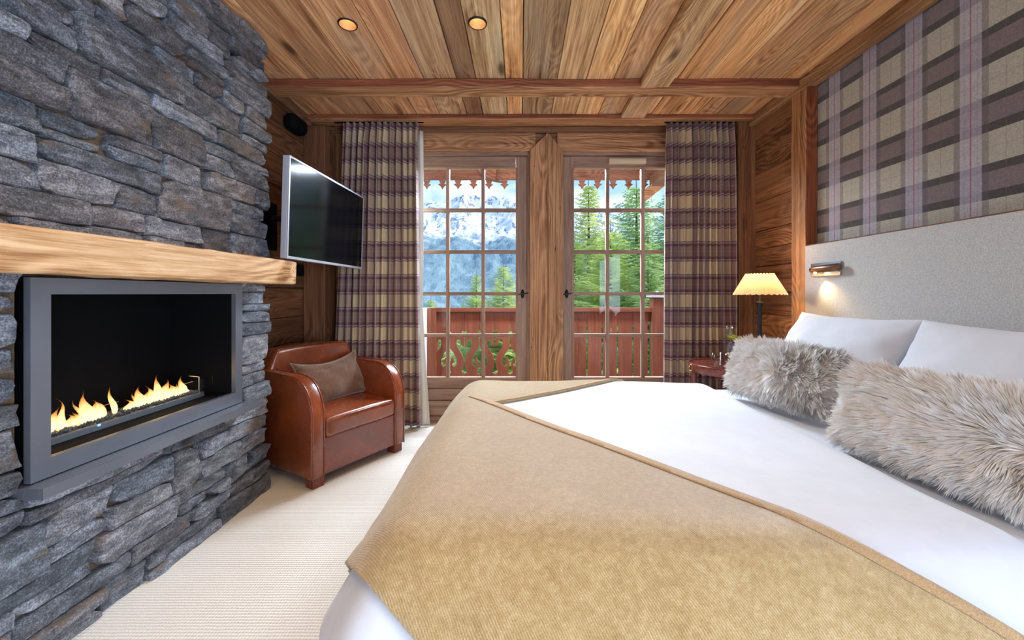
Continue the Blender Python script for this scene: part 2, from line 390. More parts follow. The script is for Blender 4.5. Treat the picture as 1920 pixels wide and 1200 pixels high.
M['glass'] = m_glass('window_glass', (.98, .99, .985), 1.22)
M['drink_glass'] = m_glass('drinking_glass', (.95, .97, .98), 1.55)
M['black_metal'] = plain('black_metal', (.004, .004, .005), .75, spec=.1)
M['frame_steel'] = N('grey_steel'); _s = M['frame_steel']; _a = _s.noise(_s.map(_s.obj(), (30, 2, 2)), 1, 4)
_s.set(color=_s.ramp(_a, [(.3, (.15, .165, .20)), (.7, (.21, .225, .26))]), rough=.42, metal=.55); M['frame_steel'] = _s.m
M['iron'] = plain('wrought_iron', (.022, .020, .022), .45, metal=.5)
M['chrome'] = plain('chrome', (.55, .60, .66), .22, metal=1.0)
M['bronze'] = plain('bronze', (.22, .12, .07), .35, metal=.8)
M['brass'] = plain('brass', (.72, .50, .22), .25, metal=1.0)
M['silver'] = plain('silver_plastic', (.55, .58, .66), .35, metal=.5)
M['tv_screen'] = plain('dark_screen', (.003, .004, .006), .12, spec=.2)
M['cream_plastic'] = plain('cream_vent', (.66, .53, .36), .5)
M['white_paint'] = plain('white_render', (.70, .74, .74), .8)
M['lining'] = plain('curtain_lining', (.74, .70, .62), .9)
def emis(name, col, st):
    s = N(name); s.set(color=(0, 0, 0), emit=col, emit_s=st); return s.m
M['bulb'] = emis('lit_bulb', (1, .74, .44), 5)
M['led'] = emis('lit_led', (1, .72, .35), 30)
M['pilot'] = emis('pilot_light', (.1, .3, 1), 4)
M['reflector'] = plain('gold_reflector', (.62, .36, .17), .5, metal=.2)
def m_shade():
    s = N('pleated_lamp_shade'); s.set(color=(.86, .68, .46), rough=.8)
    tr = s.n('BsdfTranslucent'); tr.inputs[0].default_value = (.92, .68, .42, 1); m = s.n('MixShader'); m.inputs[0].default_value = .62
    s.l(s.b.outputs[0], m.inputs[1]); s.l(tr.outputs[0], m.inputs[2]); s.l(m.outputs[0], s.out.inputs[0]); return s.m
M['shade'] = m_shade()
def m_flame():
    s = N('gas_flame'); s.t.nodes.remove(s.b)
    g = s.n('TexCoord').outputs['Generated']; sp = s.n('SeparateXYZ'); s.l(g, sp.inputs[0])
    oc = s.obj(); n1 = s.noise(s.map(oc, (18, 18, 9)), 1, 3, .6, .6)
    h = s.math('ADD', sp.outputs[2], s.math('MULTIPLY', s.math('SUBTRACT', n1, .5), .5))
    col = s.ramp(h, [(.0, (1.0, .80, .42)), (.35, (1.0, .74, .33)), (.7, (1.0, .42, .10)), (1, (.8, .18, .03))])
    em = s.n('Emission'); s.l(col, em.inputs[0]); em.inputs[1].default_value = 1.7
    tr = s.n('BsdfTransparent'); m = s.n('MixShader')
    lw = s.n('LayerWeight'); lw.inputs[0].default_value = .35
    a = s.math('MULTIPLY', s.math('SUBTRACT', 1.0, s.step(h, .35, 1.0)), s.math('SUBTRACT', 1, lw.outputs['Facing']))
    a = s.math('MULTIPLY', a, s.step(h, -.05, .12)); a = s.math('MULTIPLY', a, .62)
    s.l(a, m.inputs[0]); s.l(tr.outputs[0], m.inputs[1]); s.l(em.outputs[0], m.inputs[2]); s.l(m.outputs[0], s.out.inputs[0]); return s.m
M['flame'] = m_flame()
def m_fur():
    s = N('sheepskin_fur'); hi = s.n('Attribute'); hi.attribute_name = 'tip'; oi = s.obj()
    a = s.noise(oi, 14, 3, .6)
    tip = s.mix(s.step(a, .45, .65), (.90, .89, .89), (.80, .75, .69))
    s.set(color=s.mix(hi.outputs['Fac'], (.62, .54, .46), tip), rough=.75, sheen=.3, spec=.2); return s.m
M['fur'] = m_fur()
def m_leaf(name, c1, c2):
    s = N(name); v = s.obj(); a = s.noise(v, 1.6, 4, .7); col = s.ramp(a, [(.3, c1), (.7, c2)])
    col = s.mix(1.0, col, s.n('ObjectInfo').outputs['Color'], 'MULTIPLY')
    s.set(color=col, rough=.7, spec=.2); tr = s.n('BsdfTranslucent'); s.l(col, tr.inputs[0]); m = s.n('MixShader'); m.inputs[0].default_value = .45
    s.l(s.b.outputs[0], m.inputs[1]); s.l(tr.outputs[0], m.inputs[2]); s.l(m.outputs[0], s.out.inputs[0]); return s.m
M['needles'] = m_leaf('spruce_needles', (.26, .38, .19), (.78, .82, .46))
M['bark'] = plain('bark', (.13, .085, .055), .9)
def m_mountain():
    s = N('alpine_slope'); g = s.n('NewGeometry'); p = g.outputs['Position']; sp = s.n('SeparateXYZ'); s.l(p, sp.inputs[0])
    nb = s.noise(p, .006, 6, .62); nf = s.noise(s.map(p, (.035, .012, .012)), 1, 5, .75); nt_ = s.noise(s.map(p, (.14, .04, .022)), 1, 5, .85)
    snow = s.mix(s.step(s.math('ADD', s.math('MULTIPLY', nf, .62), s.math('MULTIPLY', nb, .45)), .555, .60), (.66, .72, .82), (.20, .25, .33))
    forest = s.ramp(s.math('ADD', s.math('MULTIPLY', nt_, .8), s.math('MULTIPLY', nb, .25)), [(.38, (.11, .19, .27)), (.62, (.24, .36, .42))])  # bluish forest tones carry the distance haze in the colour
    hgt = s.math('ADD', sp.outputs[2], s.math('MULTIPLY', s.math('SUBTRACT', s.math('ADD', s.math('MULTIPLY', nb, .6), s.math('MULTIPLY', nf, .4)), .5), 620))
    col = s.mix(s.step(hgt, 235, 330), forest, snow)
    s.set(color=col, rough=.9, spec=.05); s.bump(nf, .6, 12); return s.m
M['mountain'] = m_mountain()
M['meadow'] = fabric('alpine_meadow', (.30, .42, .12), (.48, .58, .22), .8, .95, 0, .2)
M['ember'] = plain('dark_glass_gravel', (.05, .065, .085), .25, spec=.7)

# ================================================================== the room
XL, XR, YB, YF, ZC = -1.74, 1.935, 3.40, -2.5, 2.52
FLOOR = obj('floor', B(XL-.1, XR+.1, YF-.1, YB+.1, -.06, 0), M['carpet']); tag(FLOOR, kind='structure')

# ceiling planks run away from the camera
ceil = obj('ceiling', B(XL-.1, XR+.1, YF-.1, YB+.15, ZC+.03, ZC+.10), M['dark_y']); tag(ceil, kind='structure')
pl = [(-1.84, (1.0, .85, .75)), (-1.60, (1.15, .93, .80)), (-1.385, (.88, .74, .66)), (-1.075, (1.05, .90, .80)), (-.818, (1.0, .80, .70)), (-.638, (.86, .86, .86)), (-.42, (.46, .38, .34)),
      (-.292, (.92, .98, .92)), (-.099, (1.22, 1.02, .76)), (.018, (.60, .60, .58)), (.247, (1.0, .98, .86)), (.44, (1.28, 1.14, .86)), (.62, (.86, .72, .60)),
      (.80, (1.12, .98, .80)), (1.04, (1.05, .86, .66)), (1.22, (1.3, 1.12, .86)), (1.40, (.95, .82, .70)), (1.56, (.80, .70, .60)), (1.72, (1.12, .92, .70)), (1.98, None)]
for (a, c), (b, _) in zip(pl, pl[1:]):
    ys = [YF, random.uniform(-.4, .3), random.uniform(1.1, 1.7) if random.random() < .25 else None, YB+.1]
    ys = [y for y in ys if y is not None]
    for y0, y1 in zip(ys, ys[1:]):
        dz = random.uniform(-.002, .003)
        obj('plank', timber(a+.0022, b-.0022, y0+.001, y1-.001, ZC+dz, ZC+.03, .0012, .25, .003, random.random()*9), M['ceil_y'], ceil, color=c)

# round holes for the two recessed lights
HOLES = []
for px, py in ((652, 45), (895.5, 43)):
    Y_ = 750*(ZC-EYE)/(550-py); HOLES.append(((px-975)/750*Y_, Y_))
for hx_, hy_ in HOLES:
    bmc = bmesh.new(); lathe(bmc, [(.044, ZC-.05), (.044, ZC+.2)], hx_, hy_, 32)
    mec = bpy.data.meshes.new('cut'); bmc.to_mesh(mec); bmc.free(); cut = bpy.data.objects.new('cut', mec); COL.objects.link(cut)
    for o_ in [ceil] + [c_ for c_ in bpy.data.objects if c_.parent == ceil]:
        xs = [WORLD[o_.name][0] + v_.co.x for v_ in o_.data.vertices]; ys_ = [WORLD[o_.name][1] + v_.co.y for v_ in o_.data.vertices]
        if min(xs) < hx_+.05 and max(xs) > hx_-.05 and min(ys_) < hy_+.05 and max(ys_) > hy_-.05:
            md = o_.modifiers.new('b', 'BOOLEAN'); md.operation = 'DIFFERENCE'; md.object = cut; md.solver = 'EXACT'
            bpy.context.view_layer.update()
            nm_ = bpy.data.meshes.new_from_object(o_.evaluated_get(bpy.context.evaluated_depsgraph_get()))
            o_.modifiers.clear(); o_.data = nm_
    bpy.data.objects.remove(cut); bpy.data.meshes.remove(mec)

# walls
wl = obj('wall_left', B(XL-.14, XL-.03, YF-.1, YB+.1, 0, ZC+.03), M['mortar']); tag(wl, kind='structure')
zz = 0.0
while zz < ZC:
    h = random.choice([.17, .20, .22, .25]); z1 = min(zz+h, ZC)
    t = random.uniform(.75, 1.1)
    obj('plank', timber(XL-.03, XL+random.uniform(-.003, .004), 2.2, YB, zz+.002, z1-.002, .0015, .25, .004, zz*5), M['dark_y'], wl, color=(t*.72, t*.64, t*.60)); zz = z1
wlp = obj('plank', B(XL-.03, XL, YF, 2.2, 0, ZC), M['dark_y'], wl)
wr = obj('wall_right', B(XR, XR+.10, YF-.1, YB+.1, 0, ZC+.03), M['tartan']); tag(wr, kind='structure')
WRX = 1.895
zz = 0.0
while zz < ZC:
    h = random.choice([.14, .17, .20, .23]); z1 = min(zz+h, ZC)
    t = random.uniform(.9, 1.3)
    obj('plank', timber(WRX+random.uniform(-.003, .004), XR+.002, 2.738, YB, zz+.002, z1-.002, .0015, .2, .004, zz*7+3), M['dark_y'], wr, color=(t*1.15, t*1.1, t)); zz = z1
obj('skirting_board', B(XR-.02, XR, YF, 2.5, 0, .12), M['dark_y'], wr, bevel=.003)

# wall behind the camera; its unseen window is added for the fill light
wf = empty('wall_front', (0, YF, 0), kind='structure')
for bx in ((XL-.1, -1.0, 0, ZC), (1.7, XR+.1, 0, ZC), (-1.0, 1.7, 0, .5), (-1.0, 1.7, 2.4, ZC)):
    obj('wall_section', B(bx[0], bx[1], YF-.1, YF, bx[2], bx[3]), M['dark_x'], wf)
w1 = empty('added_window_1', (.35, YF, .5), kind='structure')
for x in (-.98, .33, 1.64): obj('stile', B(x, x+.05, YF-.07, YF-.02, .5, 2.4), M['door_z'], w1)  # stiles, rails and pane of the added rear window
obj('rail', B(-1, 1.7, YF-.07, YF-.02, .5, .57), M['door_x'], w1); obj('rail', B(-1, 1.7, YF-.07, YF-.02, 2.33, 2.4), M['door_x'], w1)
obj('pane', B(-.95, 1.65, YF-.05, YF-.045, .57, 2.33), M['glass'], w1)

w3 = empty('added_window_3', (XL, -1.35, .5), kind='structure')  # unseen window added on the left wall to go with its fill light
for y in (-2.37, -1.42, -.48): obj('stile', B(XL+.002, XL+.03, y, y+.05, .3, 2.0), M['door_z'], w3)  # stiles, rails and pane of the added left window
for z in (.3, 1.95): obj('rail', B(XL+.002, XL+.03, -2.37, -.43, z, z+.05), M['door_y'], w3)
obj('pane', B(XL+.006, XL+.012, -2.32, -.48, .35, 1.95), M['glass'], w3)
w2 = empty('added_window_2', (XR, -1.35, .25), kind='structure')  # invented window frame around the right-hand fill light, out of view
for y in (-2.37, -1.42, -.48): obj('stile', B(XR-.03, XR-.002, y, y+.05, .08, 1.88), M['door_z'], w2)  # stiles, rails and pane of the added right window
for z in (.08, 1.83): obj('rail', B(XR-.03, XR-.002, -2.37, -.43, z, z+.05), M['door_y'], w2)
obj('pane', B(XR-.012, XR-.006, -2.32, -.48, .13, 1.83), M['glass'], w2)

# window wall
wb = empty('wall_back', (0, YB, 0), kind='structure')
obj('wall_section', B(XL-.1, -1.03, YB, YB+.12, 0, ZC), M['dark_z'], wb)
obj('wall_section', B(1.47, XR+.1, YB, YB+.12, 0, ZC), M['dark_z'], wb)
obj('wall_section', B(-1.03, 1.47, YB, YB+.12, 2.29, ZC), M['dark_x'], wb)
# centre post (with its pointed head), lintels and head board
P0, P1 = .082, .363
prof = [(P0, 0), (P1, 0), (P1, 2.30), ((P0+P1)/2+.02, 2.45), (P0, 2.30)]
cxp = (P0+P1)/2+.012
o = obj('trim_1', prism(bmesh.new(), [(P0+.004, 0), (P1-.004, 0), (P1-.004, 2.29), (cxp, 2.44), (P0+.004, 2.29)], 'y', YB-.02, YB+.10), M['dark_z']); tag(o, kind='structure')
obj('plank', prism(bmesh.new(), [(P0, 0), (cxp-.0012, 0), (cxp-.0012, 2.45), (P0, 2.30)], 'y', YB-.045, YB-.0195), M['beam_z'], o, bevel=.004, color=(1.0, .85, .78))
obj('plank', prism(bmesh.new(), [(cxp+.0012, 0), (P1, 0), (P1, 2.30), (cxp+.0012, 2.45)], 'y', YB-.042, YB-.0195), M['beam_z'], o, bevel=.004, color=(.92, .80, .74))
o = obj('trim_2', timber(-1.03, P0+.05, YB-.03, YB+.04, 2.30, 2.455, .002, .1, .006, 3), M['beam_x']); tag(o, kind='structure'); o.color = (1, .85, .78, 1)
o = obj('trim_3', timber(P1-.05, 1.47, YB-.03, YB+.04, 2.30, 2.455, .002, .1, .006, 4), M['beam_x']); tag(o, kind='structure'); o.color = (1, .85, .78, 1)
o = obj('trim_4', B(XL+.02, XR-.05, YB-.02, YB+.005, 2.455, ZC), M['dark_x']); tag(o, kind='structure')

def garden_door(n, gx0, gx1, muntins, hx, other_edge):
    d = empty('door_%d' % n, ((gx0+gx1)/2, YB, 0), kind='structure')
    G0, G1 = .379, 2.174
    yf, yb = YB+.03, YB+.075
    lo, hi = (gx0-.10, gx1+.10)
    # fixed jambs
    for a, b in ((lo-.02, lo), (hi, hi+.02)): obj('jamb', B(a, b, YB-.005, YB+.11, 0, 2.30), M['door_z'], d, bevel=.004)
    obj('jamb', B(lo, hi, YB-.005, YB+.11, 2.275, 2.30), M['door_x'], d, bevel=.003)
    for a, b in ((lo, gx0), (gx1, hi)):
        obj('stile', B(a+.002, b, yf, yb, .10, 2.272), M['door_z'], d, bevel=.006)
        obj('bead', B(*((b-.016, b) if b == gx0 else (a, a+.016)), yf-.008, yf, G0, G1), M['door_z'], d, bevel=.004)
    obj('rail', B(gx0, gx1, yf, yb, G1, 2.272), M['door_x'], d, bevel=.006)
    obj('bead', B(gx0, gx1, yf-.008, yf, G1, G1+.014), M['door_x'], d, bevel=.004)
    # bottom rail, panels and weather boards, stepped forward towards the floor
    for z0, z1, dy in ((.285, .379, 0), (.245, .281, -.014), (.185, .243, -.004), (.14, .181, -.020), (.055, .137, -.008), (.02, .052, -.040), (0, .018, -.05)):
        obj('rail', B(gx0 if z0 > .1 else lo, gx1 if z0 > .1 else hi, yf+dy, yb, z0, z1), M['door_x'], d, bevel=.008)
    rows = [G0 + (G1-G0)*i/5 for i in range(6)]
    mw = .0145
    for x in muntins: obj('muntin', B(x-mw, x+mw, yf+.004, yb-.004, G0, G1), M['door_z'], d, bevel=.006)
    for z in rows[1:-1]: obj('muntin', B(gx0, gx1, yf+.006, yb-.006, z-mw, z+mw), M['door_x'], d, bevel=.006)
    xs = [gx0] + muntins + [gx1]
    for i in range(len(xs)-1):
        for j in range(5):
            obj('pane', B(xs[i]+(mw if i else 0), xs[i+1]-(mw if i < len(xs)-2 else 0), yb-.028, yb-.022, rows[j]+(mw if j else 0), rows[j+1]-(mw if j < 4 else 0)), M['glass'], d)
    # lever handle on an oval plate
    h = bmesh.new(); hz = 1.095
    lathe(h, [(.001, 0), (.016, .001), (.017, .005), (.006, .008), (.001, .008)], seg=20)
    bmesh.ops.transform(h, matrix=Matrix.Translation((hx, yf, hz)) @ Matrix.Diagonal((.9, 1, 2.2, 1)) @ Matrix.Rotation(R(90), 4, 'X'), verts=h.verts)
    hd = obj('handle', h, M['iron'], d, smooth=True)
    l = bmesh.new(); tube(l, [(hx, yf, hz), (hx, yf-.035, hz)], .006)
    tube(l, [(hx-.034, yf-.035, hz-.007), (hx-.012, yf-.036, hz), (hx, yf-.036, hz+.002), (hx+.018, yf-.036, hz+.002), (hx+.05, yf-.034, hz+.009)], [.005, .006, .009, .006, .004])
    obj('lever', l, M['iron'], hd, smooth=True)
    return d
garden_door(1, -.925, -.036, [-.621, -.317], .022, 0)
garden_door(2, .462, 1.36, [.752, 1.056], .40, 0)
v = bmesh.new(); box(v, .757, 1.07, YB-.008, YB+.03, 2.205, 2.245)
vent = obj('air_vent', v, M['cream_plastic'], bevel=.006); tag(vent, 'cream slotted trickle vent on the frame above the right garden door', 'vent')
obj('flap', B(.765, 1.062, YB-.016, YB-.008, 2.215, 2.232), M['cream_plastic'], vent, bevel=.003)

# ceiling beams
for ax in 'xz': M['side_'+ax] = wood('beam_side_wood_'+ax, (.09, .028, .014), (.23, .078, .038), (.36, .15, .075), ax, cracks=.6)  # redder wood with the shade of the camera-facing faces in its colour
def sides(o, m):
    """camera-facing faces get a redder wood, darkened to hold their shade in the colour"""
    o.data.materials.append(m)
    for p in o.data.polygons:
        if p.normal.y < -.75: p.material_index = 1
def beam(label, mat, *a, color=None, **kw):
    o = obj('ceiling_beam', timber(*a, **kw), M[mat], color=color)
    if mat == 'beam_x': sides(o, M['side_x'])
    return tag(o, label, 'beam')
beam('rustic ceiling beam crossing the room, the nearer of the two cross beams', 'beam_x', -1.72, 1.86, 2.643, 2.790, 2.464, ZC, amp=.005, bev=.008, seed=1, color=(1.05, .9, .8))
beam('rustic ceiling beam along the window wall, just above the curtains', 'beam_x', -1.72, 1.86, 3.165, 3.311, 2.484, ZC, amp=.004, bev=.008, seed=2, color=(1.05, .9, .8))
beam('flat board beam running lengthways down the ceiling between the planks', 'ceil_y', .80, .985, YF, 2.66, 2.466, ZC, amp=.002, bev=.004, seed=3, step=.15, color=(.88, .84, .74))
beam('short lengthways board beam between the two cross beams', 'ceil_y', .80, .985, 2.785, 3.19, 2.487, ZC, amp=.002, bev=.004, seed=4, color=(.88, .84, .78))
beam('weathered grey-brown wall plate beam above the tartan wall', 'beam_y', 1.847, XR-.002, YF, 3.31, 2.446, ZC, amp=.006, bev=.008, seed=5, color=(.85, .75, .65))
beam('dark rough wall plate beam over the left panelling beside the stonework', 'beam_y', XL+.002, -1.675, 2.27, 3.32, 2.44, ZC, amp=.008, bev=.010, seed=6, color=(.42, .36, .34))
def post(label, mat, *a, color=None, **kw):
    o = obj('timber_post', timber(*a, **kw), M[mat], color=color)
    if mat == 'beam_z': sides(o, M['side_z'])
    return tag(o, label, 'post')
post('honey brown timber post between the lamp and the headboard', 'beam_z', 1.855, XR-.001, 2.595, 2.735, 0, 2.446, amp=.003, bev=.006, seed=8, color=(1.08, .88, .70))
post('dark corner post behind the right curtain', 'dark_z', 1.76, 1.90, 3.22, YB-.001, 0, 2.486, amp=.002, bev=.006, seed=9, color=(.85, .8, .8))
post('dark brown corner post behind the television', 'dark_z', XL+.006, -1.56, 3.20, YB-.001, 0, 2.44, amp=.002, bev=.006, seed=10, color=(.7, .62, .62))

# ================================================================== stone fireplace
SX = -1.415
FP = empty('stone_fireplace', (-1.45, 1.0, 0), 'dark grey ledgestone fireplace wall with a glowing gas fire and oak mantel', 'fireplace')
HY0, HY1, HZ0, HZ1 = 1.135, 2.015, .53, 1.15
Y0S, Y1S = -.35, 2.255
core = bmesh.new()
for a in ((Y0S, HY0+.012, 0, ZC-.008), (HY1-.012, Y1S-.03, 0, ZC-.008), (HY0, HY1, 0, HZ0), (HY0, HY1, HZ1, ZC-.008)):
    box(core, XL+.012, SX-.035, a[0], a[1], a[2], a[3])
obj('mortar_bed', core, M['mortar'], FP)
def wav(i, y): return .012 * noise.noise(Vector((y*2.3, i*3.7, .5))) + .0025 * noise.noise(Vector((y*9, i*1.3, 2.5)))
stones = 0
def stone(ya, yb, zl, zh, proud):
    """zl, zh: functions of y. Irregular split face with chipped edges."""
    global stones
    L = yb-ya; H = zh((ya+yb)/2) - zl((ya+yb)/2)
    if L < .03 or H < .014: return
    nu = max(4, int(L/.022)); nv = max(3, int(H/.02))
    ku = [0, .0035/L, .010/L] + [.010/L + (1-.020/L)*i/nu for i in range(1, nu)] + [1-.010/L, 1-.0035/L, 1]
    kv = [0, .0035/H] + [.0035/H + (1-.007/H)*i/nv for i in range(1, nv)] + [1-.0035/H, 1]
    nu, nv = len(ku)-1, len(kv)-1
    sd = random.random()*99; ty = random.uniform(-.05, .05); tz = random.uniform(-.10, .10)
    cl, cr = random.uniform(-.22, .22), random.uniform(-.22, .22)
    # corners knocked off by different amounts
    kn = [random.uniform(0, .034)*(random.random() < .5) for _ in range(4)]
    vs, fs = [], []
    def P(u, v):
        lean = (cl*(1-u) + cr*u) * H * (v-.5)
        y = ya + L*u + lean
        yc = min(max(y, ya), yb)
        lo, hi = zl(yc), zh(yc)
        z = lo + (hi-lo)*v
        for (cu, cv), k in zip(((0,0),(1,0),(0,1),(1,1)), kn):
            w_ = max(0, 1-abs(u-cu)*L/.05) * max(0, 1-abs(v-cv)*H/.035)
            z += (k*w_)*(1 if cv == 0 else -1)*.6; y += (k*w_)*(1 if cu == 0 else -1)*.5
        ed = min(u*L, (1-u)*L, v*H, (1-v)*H)
        rd = -.006 * max(0, 1 - ed/.0035) - .004*max(0, 1-ed/.011)
        n_ = noise.noise(Vector((y*8, z*15, sd))) * .008 + abs(noise.noise(Vector((y*22, z*34, sd+4)))) * .008 + noise.noise(Vector((y*3, z*8, sd+9))) * .007 + noise.cell(Vector((y*8+z*6, z*20+y*5, sd))) * .006
        x = SX + proud + ty*(y-(ya+yb)/2) + tz*(z-(zl(yc)+zh(yc))/2)*.6 + n_ + rd
        if ed < .001:
            y += noise.noise(Vector((z*40, sd, 1)))*.0025; z += noise.noise(Vector((y*30, sd, 7)))*.0022
        return (x, y, z)
    for j in range(nv+1):
        for i in range(nu+1): vs.append(P(ku[i], kv[j]))
    for j in range(nv):
        for i in range(nu):
            a = j*(nu+1)+i; fs.append((a, a+1, a+nu+2, a+nu+1))
    rim = [i for i in range(nu+1)] + [j*(nu+1)+nu for j in range(1, nv+1)] + [nv*(nu+1)+i for i in range(nu-1, -1, -1)] + [j*(nu+1) for j in range(nv-1, 0, -1)]
    b0 = len(vs)
    for r_ in rim: vs.append((SX-.045, vs[r_][1], vs[r_][2]))
    k = len(rim)
    for i in range(k): fs.append((rim[(i+1) % k], rim[i], b0+i, b0+(i+1) % k))
    t = random.uniform(.62, 1.35); wm = random.uniform(-.04, .12)
    o = pyobj('stone', vs, fs, M['stone'], FP, color=(t*(1+wm), t, t*(1-wm*.6)))
    me = o.data
    
    stones += 1
def course(i, z0, z1, ya, yb):
    y = ya
    while y < yb - .02:
        L = random.uniform(.13, .42) if y > .9 else random.uniform(.3, .55)
        if yb - (y+L) < .10: L = yb - y
        gp = random.choice([.002, .004, .008, .016]); a, b = y + .001, y + L - gp
        lo = lambda t, i=i, z0=z0: z0 + wav(i, t) + .0012
        hi = lambda t, i=i, z1=z1: z1 + wav(i+1, t) - .0012
        pr = lambda: random.choice([-.012, -.006, 0, .003, .006, .010, .018])
        H = z1-z0; q = random.random()
        if H > .085 and q < .55 and y > .4:
            k = random.uniform(.34, .66); tl = random.uniform(-.12, .12)*H/L
            mid = lambda t, k=k, lo=lo, hi=hi, tl=tl, c=(a+b)/2: lo(t)*(1-k) + hi(t)*k + tl*(t-c) + .004*noise.noise(Vector((t*12, k*40, 3)))
            if random.random() < .55 and L > .24:
                m_ = a + (b-a)*random.uniform(.35, .65)
                stone(a, m_-.003, lo, lambda t, mid=mid: mid(t)-.001, pr()); stone(m_+.003, b, lo, lambda t, mid=mid: mid(t)-.001, pr())
            else: stone(a, b, lo, lambda t, mid=mid: mid(t)-.001, pr())
            stone(a, b, lambda t, mid=mid: mid(t)+.001, hi, pr())
        else: stone(a, b, lo, hi, pr())
        y += L
def rows(z0, z1, segs, key):
    zs = [z0]
    while z1 - zs[-1] > .19: zs.append(zs[-1] + random.choice([.07, .10, .125, .145, .165]))
    if z1 - zs[-1] > .11: zs.append((zs[-1]+z1)/2)
    zs.append(z1)
    for i, (a, b) in enumerate(zip(zs, zs[1:])):
        for (ya, yb) in segs: course(key+i, a, b, ya, yb + random.uniform(-.02, .012) if yb == Y1S else yb)
rows(0.0, HZ0+.005, [(Y0S, Y1S)], 10)
rows(HZ0+.005, HZ1+.01, [(Y0S, HY0-.005), (HY1+.012, Y1S)], 40)
rows(1.255, ZC-.018, [(Y0S, Y1S)], 70)
print('stones', stones)

# oak mantel with its peg
mt = obj('mantel_beam', timber(SX-.02, -1.245, Y0S, 2.225, 1.152, 1.276, .006, .05, .010, 21), M['mantel_y'], FP, color=(1, 1, 1)); tag(mt, 'pale oak mantel beam')
pg = obj('peg', timber(-1.245, -1.205, 2.10, 2.155, 1.185, 1.240, .001, .02, .004, 2), M['mantel_x'], mt)
# the grey steel fire insert
ins = obj('fire_surround', (lambda bm: (box(bm, -1.415, -1.395, HY0+.005, HY0+.055, .556, 1.146), box(bm, -1.415, -1.395, 1.962, 2.010, .556, 1.146),
      box(bm, -1.415, -1.395, HY0+.055, 1.962, 1.097, 1.146), box(bm, -1.415, -1.395, HY0+.055, 1.962, .556, .613), bm)[-1])(bmesh.new()), M['frame_steel'], FP)
obj('hearth_ledge', B(-1.45, -1.335, 1.12, 2.055, .520, .552), M['frame_steel'], ins, bevel=.003)
bx = bmesh.new()
x0, x1, ya, yb, za, zb = -1.72, -1.415, HY0+.055, 1.962, .613, 1.097
box(bx, x0-.01, x0, ya-.01, yb+.01, za-.01, zb+.01); box(bx, x0, x1, ya-.01, ya, za-.01, zb+.01); box(bx, x0, x1, yb, yb+.01, za-.01, zb+.01)
box(bx, x0, x1, ya, yb, za-.01, za); box(bx, x0, x1, ya, yb, zb, zb+.01)
obj('firebox', bx, M['black_metal'], ins)
burn = obj('burner_tray', (lambda bm: (box(bm, -1.60, -1.585, 1.20, 1.90, za, .642), box(bm, -1.515, -1.500, 1.20, 1.90, za, .634), box(bm, -1.585, -1.515, 1.20, 1.90, za, .630), bm)[-1])(bmesh.new()), M['frame_steel'], FP)
gl = obj('glass_guard', B(-1.487, -1.483, 1.20, 1.93, .62, .70), M['glass'], burn)
gv, gf = [], []
for k in range(900):
    c = Vector((random.uniform(-1.583, -1.517), random.uniform(1.205, 1.895), .634+random.uniform(0, .008))); r_ = random.uniform(.004, .008); b0 = len(gv)
    for dx, dy, dz in ((1,0,0),(-1,0,0),(0,1,0),(0,-1,0),(0,0,1),(0,0,-1)): gv.append(tuple(c + Vector((dx*random.uniform(.6,1.2), dy*random.uniform(.6,1.2), dz))*r_))
    for f in ((0,2,4),(2,1,4),(1,3,4),(3,0,4),(2,0,5),(1,2,5),(3,1,5),(0,3,5)): gf.append(tuple(b0+i for i in f))
tag(pyobj('glass_gravel', gv, gf, M['ember'], burn), kind='stuff')
def flame(y, h, w_, lean):
    bm = bmesh.new(); n = 12; prof = []
    for i in range(n+1):
        t = i/n; prof.append((max(.0008, w_*(math.sin(math.pi*min(1, t*1.0+.12))**.8)*(1-t)**.6), t*h))
    lathe(bm, prof, seg=14)
    for v_ in bm.verts:
        t = v_.co.z/h; s_ = y*31
        v_.co.x = v_.co.x*.7 + .008*math.sin(t*5+s_)*t - 1.55; v_.co.y = v_.co.y + y + lean*t*t + .012*math.sin(t*6.5+s_*2)*t; v_.co.z += .636
    obj('flame', bm, M['flame'], burn, smooth=True)
for i in range(34):
    y = 1.20 + .655*i/33 + random.uniform(-.008, .008); g = .55 + .45*math.sin(i*.9)*math.sin(i*.37+1)
    if 15 <= i <= 18 or i in (8, 24): continue
    flame(y, (.035 + .075*abs(g))*random.uniform(.75, 1.25), random.uniform(.016, .028), random.uniform(-.03, .012))
flame(1.53, .12, .014, -.035); flame(1.36, .115, .013, -.03)
obj('pilot', B(-1.499, -1.497, 1.42, 1.428, .628, .634), M['pilot'], burn)
for k, y in enumerate((1.3, 1.5, 1.7, 1.85)):
    light('fire_glow', 'POINT', (-1.54, y, .70), .08, (1, .55, .2), shadow_soft_size=.03)
obj('bracket', (lambda bm: (tube(bm, [(-1.50, 1.87, .62), (-1.50, 1.87, .71)], .002), tube(bm, [(-1.50, 1.87, .71), (-1.55, 1.87, .715)], .002), bm)[-1])(bmesh.new()), M['chrome'], burn)

